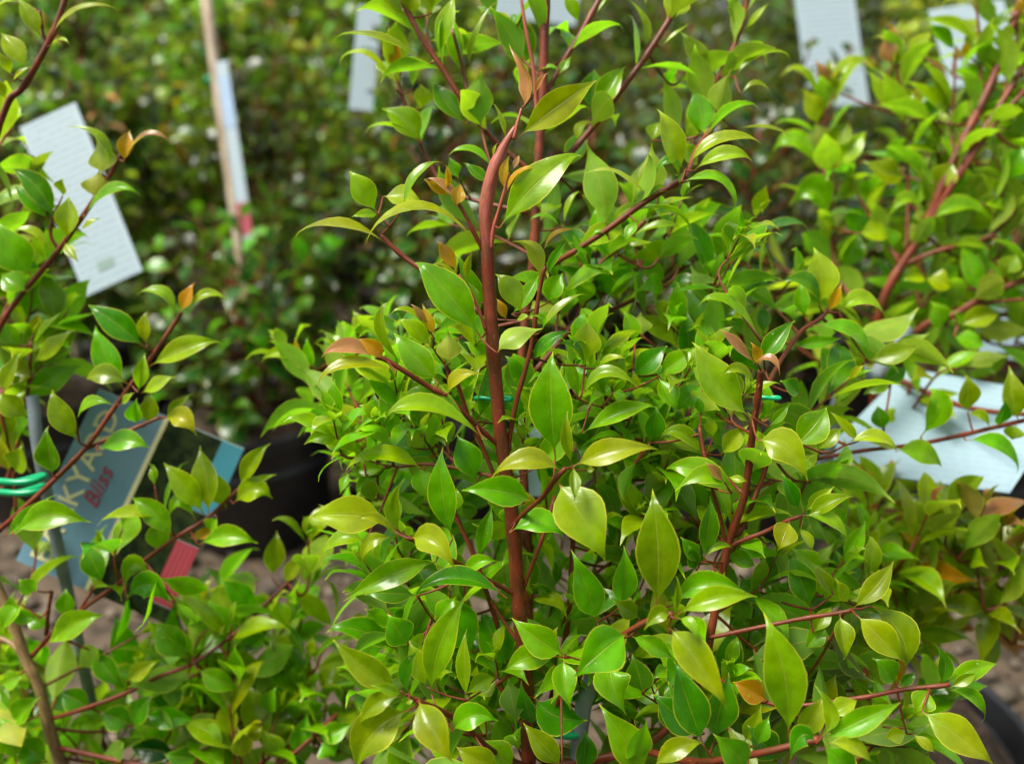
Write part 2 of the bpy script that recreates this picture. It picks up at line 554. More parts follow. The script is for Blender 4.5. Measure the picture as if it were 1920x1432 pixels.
FRAMES = {'A': (500, 0, 2.386), 'B': (500, 500, 2.386), 'C': (500, 850, 2.4), 'D': (1200, 850, 2.461), 'E': (1200, 400, 2.6515),
          'F': (1200, 0, 2.6515), 'G': (0, 0, 2.557), 'H': (0, 500, 2.557), 'I': (0, 900, 2.691), 'J': (880, 380, 4.7725),
          'K': (560, 380, 4.7725), 'N': (960, 560, 4.7725), 'O': (960, 200, 4.7725), 'Q': (960, 860, 4.7725), 'R': (1400, 900, 3.671),
          'T': (440, 560, 3.58), 'U': (860, 1180, 4.364), 'S': (0, 0, 1.0)}

def leaves_from(plant, text, zdef=None):
    """one line per leaf: frame, base x y, tip x y, width, colour, options r(oll) m(id) z d(epth change) f(old) u(nder) v(ovate)"""
    for ln in text.strip().splitlines():
        ln = ln.split('#')[0].split()
        if not ln:
            continue
        x0, y0, s = FRAMES[ln[0]]
        bx, by, tx, ty, w = map(float, ln[1:6])
        kw = dict(c=ln[6], z=zdef)
        for o in ln[7:]:
            if o[0] == 'r': kw['roll'] = float(o[1:])
            elif o[0] == 'm':
                a, b = o[1:].split(','); kw['mid'] = (x0 + float(a) / s, y0 + float(b) / s)
            elif o[0] == 'z': kw['z'] = float(o[1:])
            elif o[0] == 'd': kw['dz'] = float(o[1:])
            elif o[0] == 'f': kw['fold'] = float(o[1:])
            elif o[0] == 'u': kw['under'] = True
            elif o[0] == 'v': kw['ov'] = True
            elif o[0] == 'e': kw['ov'] = False
        plant.leaf(x0 + bx / s, y0 + by / s, x0 + tx / s, y0 + ty / s, w / s, **kw)

# ------------------------------------------------------------------ ground
def ground_at(px, py, h=0.0):
    d = RIGHT * ((px - 960) / F_PX) + UPV * (-(py - 716) / F_PX) + FWD
    k = (h - CAM_H) / d[2]
    return CAM_O + d * k

M_GROUND = simple_mat('gravelly_earth', (0.03, 0.020, 0.011), (0.09, 0.062, 0.036), 26.0, 0.9, 0.8, 0.01, 8.0)
n_ = 40
gx = np.linspace(-1, 1, n_ + 1)
gx = np.sign(gx) * np.abs(gx) ** 2.2 * 60
gv = [(x, y + 2.0, 0.006 * math.sin(x * 9 + y * 5) if abs(x) < 3 and abs(y) < 3 else 0.0) for y in gx for x in gx]
gf = [(j * (n_ + 1) + i, j * (n_ + 1) + i + 1, (j + 1) * (n_ + 1) + i + 1, (j + 1) * (n_ + 1) + i) for j in range(n_) for i in range(n_)]
g = link('ground', mesh_data('ground', gv, gf, M_GROUND))
tag(g, 'bare gravelly earth between the nursery pots', None, None, 'structure')

# loose stones on it
M_STONE = simple_mat('pebble', (0.045, 0.032, 0.020), (0.15, 0.118, 0.08), 14.0, 0.8, 0.3, 0.002, 3.0)
def stones():
    r = random.Random(5)
    ico_v = []
    V, F = [], []
    base = [(0, 0, 1), (.89, 0, .45), (.28, .85, .45), (-.72, .53, .45), (-.72, -.53, .45), (.28, -.85, .45),
            (.72, .53, -.45), (-.28, .85, -.45), (-.89, 0, -.45), (-.28, -.85, -.45), (.72, -.53, -.45), (0, 0, -1)]
    bf = [(0, 1, 2), (0, 2, 3), (0, 3, 4), (0, 4, 5), (0, 5, 1), (1, 6, 2), (2, 7, 3), (3, 8, 4), (4, 9, 5), (5, 10, 1),
          (6, 7, 2), (7, 8, 3), (8, 9, 4), (9, 10, 5), (10, 6, 1), (11, 7, 6), (11, 8, 7), (11, 9, 8), (11, 10, 9), (11, 6, 10)]
    for i in range(3200):
        x, y = r.uniform(-.95, 1.25), r.uniform(.25, 1.7)
        s = r.uniform(.003, .011) * (1.6 if r.random() < .06 else 1)
        a = r.uniform(0, 6.28)
        sx, sy, sz = s * r.uniform(.8, 1.3), s * r.uniform(.8, 1.3), s * r.uniform(.5, .8)
        o = len(V)
        for b in base:
            k = r.uniform(.85, 1.15)
            bx, by = b[0] * sx * k, b[1] * sy * k
            V.append((x + bx * math.cos(a) - by * math.sin(a), y + bx * math.sin(a) + by * math.cos(a), .004 + b[2] * sz))
        F += [tuple(q + o for q in f) for f in bf]
    o = link('gravel', mesh_data('gravel', V, F, M_STONE))
    tag(o, 'loose grey and brown stones scattered over the earth', 'gravel', None, 'stuff')
stones()

# ------------------------------------------------------------------ pots
M_POT = simple_mat('black_plastic', (0.010, 0.011, 0.013), (0.020, 0.022, 0.026), 30.0, 0.42, 0.15, 0.001, 3.0)
M_SOIL = simple_mat('potting_mix', (0.030, 0.018, 0.010), (0.11, 0.072, 0.045), 90.0, 0.95, 1.0, 0.01, 8.0)

def lathe(profile, n=36):
    V, F = [], []
    for (r_, z_) in profile:
        for k in range(n):
            a = 2 * math.pi * k / n
            V.append((r_ * math.cos(a), r_ * math.sin(a), z_))
    for i in range(len(profile) - 1):
        for k in range(n):
            k2 = (k + 1) % n
            F.append((i * n + k, i * n + k2, (i + 1) * n + k2, (i + 1) * n + k))
    return V, F

def pot_mesh(R, H):
    pr = [(R * .80, 0), (R * .82, .002), (R * .90, H * .62), (R * .905, H * .63), (R * .94, H * .64), (R * .945, H * .68), (R * .91, H * .69),
          (R * .935, H * .86), (R * .94, H * .865), (R * 1.01, H * .87), (R * 1.02, H * .885), (R * 1.03, H * .985), (R * 1.02, H),
          (R * .985, H), (R * .975, H * .985), (R * .93, H * .80), (R * .92, H * .72)]
    V, F = lathe(pr, 40)
    return mesh_data('pot', V, F, M_POT)

def soil_mesh(R, H):
    r = random.Random(3)
    V, F = [(0, 0, H * .90)], []
    rings = 7
    for i in range(1, rings + 1):
        for k in range(28):
            a = 2 * math.pi * k / 28
            q = R * .94 * i / rings
            V.append((q * math.cos(a), q * math.sin(a), H * .87 + r.uniform(-.006, .006) + .01 * (1 - i / rings)))
    for k in range(28):
        F.append((0, 1 + k, 1 + (k + 1) % 28))
    for i in range(rings - 1):
        for k in range(28):
            a, b = 1 + i * 28 + k, 1 + i * 28 + (k + 1) % 28
            F.append((a, a + 28, b + 28, b))
    return mesh_data('soil', V, F, M_SOIL)

POT, SOIL = pot_mesh(.115, .18), soil_mesh(.115, .18)
POT_S, SOIL_S = pot_mesh(.10, .17), soil_mesh(.10, .17)

def give_pot(root, pm=POT, sm=SOIL):
    link('pot', pm, root, root.location)
    link('soil', sm, root, root.location)

# ------------------------------------------------------------------ hedge plants behind
def bush_leaves(r, H, R, L, z0, nbr, cols, top, base_r=.25):
    """leaf list of one bushy plant in local coordinates"""
    out, twigs = [], []
    for b in range(nbr):
        h = z0 + (H - z0) * (b + r.random()) / nbr
        fr = (h - z0) / (H - z0)
        rr = R * (0.55 + .6 * math.sin(math.pi * min(1, .15 + fr * .80))) * r.uniform(.55, 1.1)
        az = r.uniform(0, 2 * math.pi)
        d = np.array([math.cos(az), math.sin(az), 0])
        p = np.array([0, 0, max(z0 * .8, h - .10)])
        q = d * rr + np.array([0, 0, h + r.uniform(.0, .08)])
        m = p * .45 + q * .55 + np.array([0, 0, -.02])
        path = np.array(catmull([p, m, q], 6))
        twigs.append(path)
        seg = np.r_[0, np.cumsum(np.linalg.norm(np.diff(path, axis=0), axis=1))]
        s = seg[-1] * base_r
        ph = r.uniform(0, 3)
        k = 0
        while s <= seg[-1]:
            c = np.array([np.interp(s, seg, path[:, i]) for i in range(3)])
            t = nrm(np.array([np.interp(min(s + .01, seg[-1]), seg, path[:, i]) for i in range(3)]) - np.array([np.interp(s - .01, seg, path[:, i]) for i in range(3)]))
            a0 = nrm(np.cross(t, np.array([.3, .2, 1.0]))); b0 = np.cross(t, a0)
            rad = a0 * math.cos(ph + k * 1.57) + b0 * math.sin(ph + k * 1.57)
            f = s / seg[-1]
            for sg in (1, -1):
                ang = math.radians(r.uniform(40, 70))
                a = nrm(t * math.cos(ang) + rad * sg * math.sin(ang))
                sz = L * r.uniform(.75, 1.15) * (1 if f < .85 else .7)
                n = nrm(t + np.array([0, 0, .6]) - a * np.dot(t + np.array([0, 0, .6]), a))
                p2 = c + a * sz - np.array([0, 0, sz * r.uniform(0, .2)])
                tipc = f > .8 and r.random() < top
                out.append((c, c + a * sz * .5 + n * sz * .06, p2, nrm(n + np.cross(a, n) * r.uniform(-.5, .5)), sz * r.uniform(.2, .28),
                            vary(TINT[r.choice('oyyp' if tipc else cols)], r, .2)))
            s += L * .52
            k += 1
    return out, twigs

def bush_mesh(seed, H, R, L, z0, nbr, cols, top):
    r = random.Random(seed)
    lv, tw = bush_leaves(r, H, R, L, z0, nbr, cols, top)
    V, F, U, T = [], [], [], []
    o = 0
    for (p0, pm, p2, n, hw, c) in lv:
        v, f, uv = leaf_arrays(p0, pm, p2, n, hw, 5, 2, r.uniform(.15, .4), .08, 0, 0, False)
        V.append(v); U.append(uv); T.append(np.tile(c, (len(v), 1)))
        F += [tuple(i + o for i in q) for q in f]
        o += len(v)
    fol = mesh_data('foliage', np.concatenate(V), F, M_LEAF_FAR, np.concatenate(U), np.concatenate(T))
    TV, TF, TU = [], [], []
    o = 0
    for path, w in [(np.array([[0, 0, .13], [.006, .004, H * .4], [-.004, .006, H * .7], [0, 0, H * .93]]), .007)] + [(p, .0026) for p in tw]:
        v, f, uv = tube(path, np.linspace(w, w * .5, len(path)), 5)
        TV.append(v); TU += uv
        TF += [tuple(i + o for i in q) for q in f]
        o += len(v)
    return fol, mesh_data('branches', np.concatenate(TV), TF, M_STEM, TU)

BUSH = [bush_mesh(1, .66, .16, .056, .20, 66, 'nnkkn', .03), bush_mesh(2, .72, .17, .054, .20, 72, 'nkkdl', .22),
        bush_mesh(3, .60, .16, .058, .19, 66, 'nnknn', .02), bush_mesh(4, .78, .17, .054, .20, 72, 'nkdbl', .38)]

ROWS = ('first', 'second', 'third', 'fourth', 'fifth', 'last', 'added unseen')
def far_bush(x, y, k, s, rot, row):
    root = empty('potted_lilly_pilly', (x, y, 0))
    lab = {0: 'potted dark green shrub with glossy small leaves in the %s hedge row' % ROWS[row],
           1: 'potted green shrub with scattered orange young tips in the %s hedge row' % ROWS[row],
           2: 'potted deep green shrub with hardly any young tips in the %s hedge row' % ROWS[row],
           3: 'potted yellow-green shrub full of orange young tips in the %s hedge row' % ROWS[row]}[k]
    tag(root, lab, 'shrub', 'potted shrubs standing in hedge rows')
    fol, br = BUSH[k]
    for nm, me in (('foliage', fol), ('branches', br)):
        o = link(nm, me, root, root.location)
        o.rotation_euler = (0, 0, rot)
        o.scale = (s, s, s)
        o['kind'] = 'stuff'
    give_pot(root, POT_S, SOIL_S)

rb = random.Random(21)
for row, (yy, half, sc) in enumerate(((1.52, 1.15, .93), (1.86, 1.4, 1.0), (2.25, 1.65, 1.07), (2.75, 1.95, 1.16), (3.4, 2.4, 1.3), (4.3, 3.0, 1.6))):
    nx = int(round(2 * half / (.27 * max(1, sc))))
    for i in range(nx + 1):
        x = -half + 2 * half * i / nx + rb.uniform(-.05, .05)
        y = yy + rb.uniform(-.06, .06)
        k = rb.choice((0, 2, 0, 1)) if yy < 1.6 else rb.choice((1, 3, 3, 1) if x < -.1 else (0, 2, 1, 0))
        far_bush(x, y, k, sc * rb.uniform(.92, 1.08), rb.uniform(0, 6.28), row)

# added shrubs beside and behind the camera, unseen, giving leaves darker reflections
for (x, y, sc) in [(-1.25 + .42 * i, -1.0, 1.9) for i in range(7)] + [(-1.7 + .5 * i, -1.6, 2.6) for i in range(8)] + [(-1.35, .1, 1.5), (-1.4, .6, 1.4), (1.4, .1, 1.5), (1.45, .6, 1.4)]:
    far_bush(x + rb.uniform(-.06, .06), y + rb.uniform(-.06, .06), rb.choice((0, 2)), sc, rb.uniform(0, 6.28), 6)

# nearer potted plants, every leaf its own
LEAF_KIT = []
for i in range(6):
    r = random.Random(40 + i)
    v, f, uv = leaf_arrays((0, 0, 0), (0, .5, .05 + .02 * i), (0, 1, -.06 * i * .4), np.array([0, 0, 1.0]), r.uniform(.22, .29), 8, 4, r.uniform(.15, .4), .08, .04, i, i % 2 == 0)
    LEAF_KIT.append([mesh_data('leaf', v, f, M_LEAF_FAR, uv, np.tile(vary(TINT[c], r, .12), (len(v), 1))) for c in 'nkdbg'])

def near_bush(px, py, z, label, H, R, L, nbr, cols, top, seed):
    c = at(px, py, z)
    root = empty('potted_lilly_pilly', Vector((c[0], c[1], 0)))
    tag(root, label, 'shrub')
    give_pot(root)
    r = random.Random(seed)
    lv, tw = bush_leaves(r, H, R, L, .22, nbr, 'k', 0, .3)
    off = np.array([c[0], c[1], 0])
    for path, w in [(np.array([[0, 0, .13], [.006, .004, H * .4], [-.004, .006, H * .7], [0, 0, H * .93]]), .006)] + [(p, .0022) for p in tw]:
        v, f, uv = tube(path, np.linspace(w, w * .5, len(path)), 6)
        link('branch', mesh_data('branch', v, f, M_STEM, uv), root, root.location)
    r.shuffle(lv)
    V, F, U, T = [], [], [], []
    for (p0, pm, p2, n, hw, col) in lv[280:]:
        v, f, uv = leaf_arrays(p0, pm, p2, n, hw, 5, 2, .25, .08, 0, 0, False)
        o = sum(map(len, V))
        V.append(v); U.append(uv); T.append(np.tile(vary(TINT[r.choice(cols)], r, .15), (len(v), 1)))
        F += [tuple(i + o for i in q) for q in f]
    if V:
        o = link('foliage', mesh_data('foliage', np.concatenate(V), F, M_LEAF_FAR, np.concatenate(U), np.concatenate(T)), root, root.location)
        o['kind'] = 'stuff'
    for (p0, pm, p2, n, hw, col) in lv[:280]:
        a = nrm(p2 - p0); n = nrm(n - a * np.dot(n, a)); s = np.cross(a, n)
        sz = np.linalg.norm(p2 - p0)
        m = Matrix(((s[0] * sz, a[0] * sz, n[0] * sz, 0), (s[1] * sz, a[1] * sz, n[1] * sz, 0), (s[2] * sz, a[2] * sz, n[2] * sz, 0), (0, 0, 0, 1)))
        ci = 'nkdbg'.index(r.choice(cols))
        o = link('leaf', r.choice(LEAF_KIT)[ci], root)
        o.matrix_basis = Matrix.Translation(Vector(p0 + off)) @ m

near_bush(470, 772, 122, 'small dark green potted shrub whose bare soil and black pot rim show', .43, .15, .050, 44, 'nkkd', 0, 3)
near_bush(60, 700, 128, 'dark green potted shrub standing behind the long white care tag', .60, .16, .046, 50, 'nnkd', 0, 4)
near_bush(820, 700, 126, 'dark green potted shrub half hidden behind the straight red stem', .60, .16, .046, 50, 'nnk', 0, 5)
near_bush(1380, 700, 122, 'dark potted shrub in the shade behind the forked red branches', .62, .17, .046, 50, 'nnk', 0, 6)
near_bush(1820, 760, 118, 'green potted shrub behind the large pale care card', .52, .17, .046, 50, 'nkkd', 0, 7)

# ------------------------------------------------------------------ the shrub with the straight red stem
base_m = at(1000, 1432, 40)
MAIN = Plant('lilly_pilly_shrub', (base_m[0], base_m[1], 0), 'bushy young shrub with a straight red-brown stem and glossy yellow-green leaves')
foot = at(992, 1440, 38.5)
MAIN.stem3([np.array([base_m[0], base_m[1], .15]), foot], 34, 30, 'trunk')
MAIN.stem([(992, 1440, 38.5), (985, 1250, 37.6), (972, 1130, 37), (963, 990, 36.5), (942, 840, 36), (932, 740, 35.8), (924, 640, 35.6), (917, 540, 35.4), (914, 462, 35.2),
           (911, 400, 35.1), (919, 345, 35), (936, 295, 34.9), (952, 262, 34.8), (966, 238, 34.8)], 32, 28, 'stem', M_TOP, ridge=.05, nodes=.075,
          ws=[34, 34, 33, 33, 32, 31, 31, 31, 32, 33, 32, 24, 17, 9])
MAIN.stem([(962, 262, 34.8), (970, 232, 34.8), (978, 204, 34.8)], 11, 6, 'branch', M_PINK)
MAIN.stem([(992, 1440, 38.8), (990, 1050, 40), (975, 760, 41.5), (985, 600, 42), (1000, 480, 42), (1010, 300, 42), (1018, 150, 42), (1024, -40, 42)], 20, 23, 'stem')
MAIN.stem([(1008, 230, 42), (1000, 130, 41.8), (985, 50, 41.6), (972, -40, 41.6)], 10, 7, 'branch', M_PINK)
MAIN.stem([(1004, 390, 42), (1040, 320, 42.6), (1085, 270, 43), (1130, 215, 43), (1215, 100, 43), (1290, -20, 43)], 15, 14)
MAIN.stem([(1016, 190, 42), (1060, 110, 42.6), (1090, 62, 42.8), (1135, -20, 43)], 11, 15)
MAIN.stem([(1005, 330, 42), (925, 262, 42), (868, 190, 41.5), (830, 130, 41.5), (790, 70, 41.5), (742, -20, 41.5)], 12, 13)
MAIN.stem([(880, 200, 41.6), (870, 140, 42), (848, 55, 42)], 9, 7)
MAIN.stem([(990, 400, 42), (850, 360, 43.5), (797, 289, 44), (757, 190, 44), (735, 113, 44)], 11, 8)
MAIN.stem([(1000, 520, 42), (1053, 486, 40.5), (1087, 465, 40), (1137, 432, 39.6), (1212, 377, 39.3), (1284, 335, 39.2)], 11, 16)
MAIN.stem([(1284, 335, 39.4), (1310, 275, 42), (1347, 219, 43), (1322, 195, 44), (1352, 135, 45), (1389, 57, 46), (1405, -30, 46)], 12, 11)
MAIN.stem([(1000, 700, 42), (1083, 595, 43), (1120, 503, 43), (1170, 457, 42.8), (1210, 413, 42.5)], 13, 11)
MAIN.stem([(1080, 610, 43.2), (1187, 562, 45), (1300, 490, 45.5)], 12, 9)
MAIN.stem([(938, 838, 36), (905, 808, 35.6), (877, 781, 35.2), (840, 745, 34.8), (806, 726, 34.5), (760, 697, 34), (726, 676, 33.8), (706, 668, 33.6)], 12, 13)
MAIN.stem([(945, 935, 36.4), (919, 873, 36.6), (902, 831, 36.6), (877, 777, 36.3), (858, 722, 36), (835, 684, 35.6)], 11, 9)
MAIN.stem([(953, 845, 36.1), (957, 812, 36), (969, 751, 35.8), (995, 655, 35.5), (1009, 563, 35.2), (1018, 515, 35), (1023, 500, 35)], 13, 9)
MAIN.stem([(912, 620, 35.5), (895, 575, 35.2), (877, 541, 35), (860, 515, 34.9)], 9, 7, 'branch', M_PINK)
MAIN.stem([(906, 470, 35.2), (888, 435, 35), (872, 402, 34.9), (856, 377, 34.8), (845, 362, 34.8)], 11, 8)
MAIN.stem([(920, 468, 35.1), (926, 430, 34.9), (940, 381, 34.5), (950, 345, 34.3), (954, 325, 34.3)], 12, 7, 'branch', M_PINK)
MAIN.stem([(905, 590, 36), (830, 530, 37.5), (768, 490, 38), (735, 462, 38), (715, 442, 38)], 12, 12)
MAIN.stem([(985, 1130, 37), (962, 1112, 36.8), (900, 1079, 36), (854, 1054, 35), (800, 1024, 33.8), (765, 1008, 33)], 11, 12)
MAIN.stem([(955, 992, 36.4), (985, 960, 35.2), (1015, 934, 33.8), (1040, 900, 32.9), (1060, 878, 32.7)], 11, 13)
MAIN.stem([(976, 1120, 37), (990, 1080, 36.8), (1017, 1008, 36.5), (1040, 930, 37)], 10, 9)
MAIN.stem([(935, 1180, 38.4), (892, 1050, 38.4), (854, 962, 38.4), (838, 880, 38.6)], 12, 9)
MAIN.stem([(980, 1215, 37.6), (945, 1165, 37.9), (920, 1125, 38)], 10, 8)
MAIN.stem([(1010, 1420, 39), (1054, 1225, 40), (1067, 1142, 40), (1075, 1008, 40.3), (1080, 930, 41)], 15, 11)
MAIN.stem([(1040, 1300, 39.6), (1080, 1180, 40.5), (1108, 1080, 41)], 13, 9)
# right-hand leader of the same shrub
MAIN.stem([(1010, 1440, 39), (1200, 1400, 38.5), (1300, 1300, 38), (1340, 1150, 37.6), (1366, 1020, 37.2), (1396, 928, 36.6), (1411, 815, 36), (1422, 740, 35.4), (1427, 694, 35)], 22, 15, 'stem')
MAIN.stem([(1376, 1005, 37.2), (1391, 990, 37.4), (1427, 903, 37.6), (1444, 850, 37.6), (1470, 800, 37.6)], 13, 9)
MAIN.stem([(1363, 1030, 37.2), (1352, 975, 37), (1340, 931, 36.8), (1328, 890, 36.6), (1311, 800, 36.8)], 9, 8)
MAIN.stem([(1366, 1030, 37.2), (1383, 1017, 37), (1436, 996, 36.6), (1476, 976, 36), (1500, 968, 35.8)], 12, 10)
MAIN.stem([(1330, 1195, 37.6), (1350, 1191, 37.4), (1484, 1163, 36.4), (1582, 1147, 35.6), (1596, 1142, 35.5)], 10, 11)
MAIN.stem([(1325, 1260, 37.9), (1450, 1320, 37), (1602, 1309, 36), (1688, 1293, 35.4), (1765, 1285, 35), (1780, 1282, 35)], 10, 11)
MAIN.stem([(1200, 1404, 38.5), (1297, 1427, 34.5), (1403, 1415, 32.4), (1497, 1394, 31.5), (1535, 1385, 31.4)], 16, 17)
MAIN.stem([(1010, 1400, 38.6), (1060, 1290, 36), (1120, 1222, 34), (1179, 1183, 32.6), (1229, 1158, 31.8), (1262, 1150, 31.6)], 12, 15)
MAIN.stem([(1000, 1440, 38.2), (930, 1410, 36), (887, 1375, 34.6), (846, 1342, 33.2), (779, 1312, 31.6)], 12, 15)
MAIN.stem([(1400, 850, 36.3), (1440, 720, 39.5), (1498, 626, 42), (1540, 596, 42.4), (1570, 551, 42.6), (1578, 535, 42.6)], 11, 11)
MAIN.stem([(950, 900, 36.6), (870, 880, 38), (800, 870, 38.6), (745, 875, 38.8)], 10, 8)
MAIN.stem([(870, 880, 38), (800, 820, 40), (740, 780, 41), (690, 800, 40.5)], 9, 8)

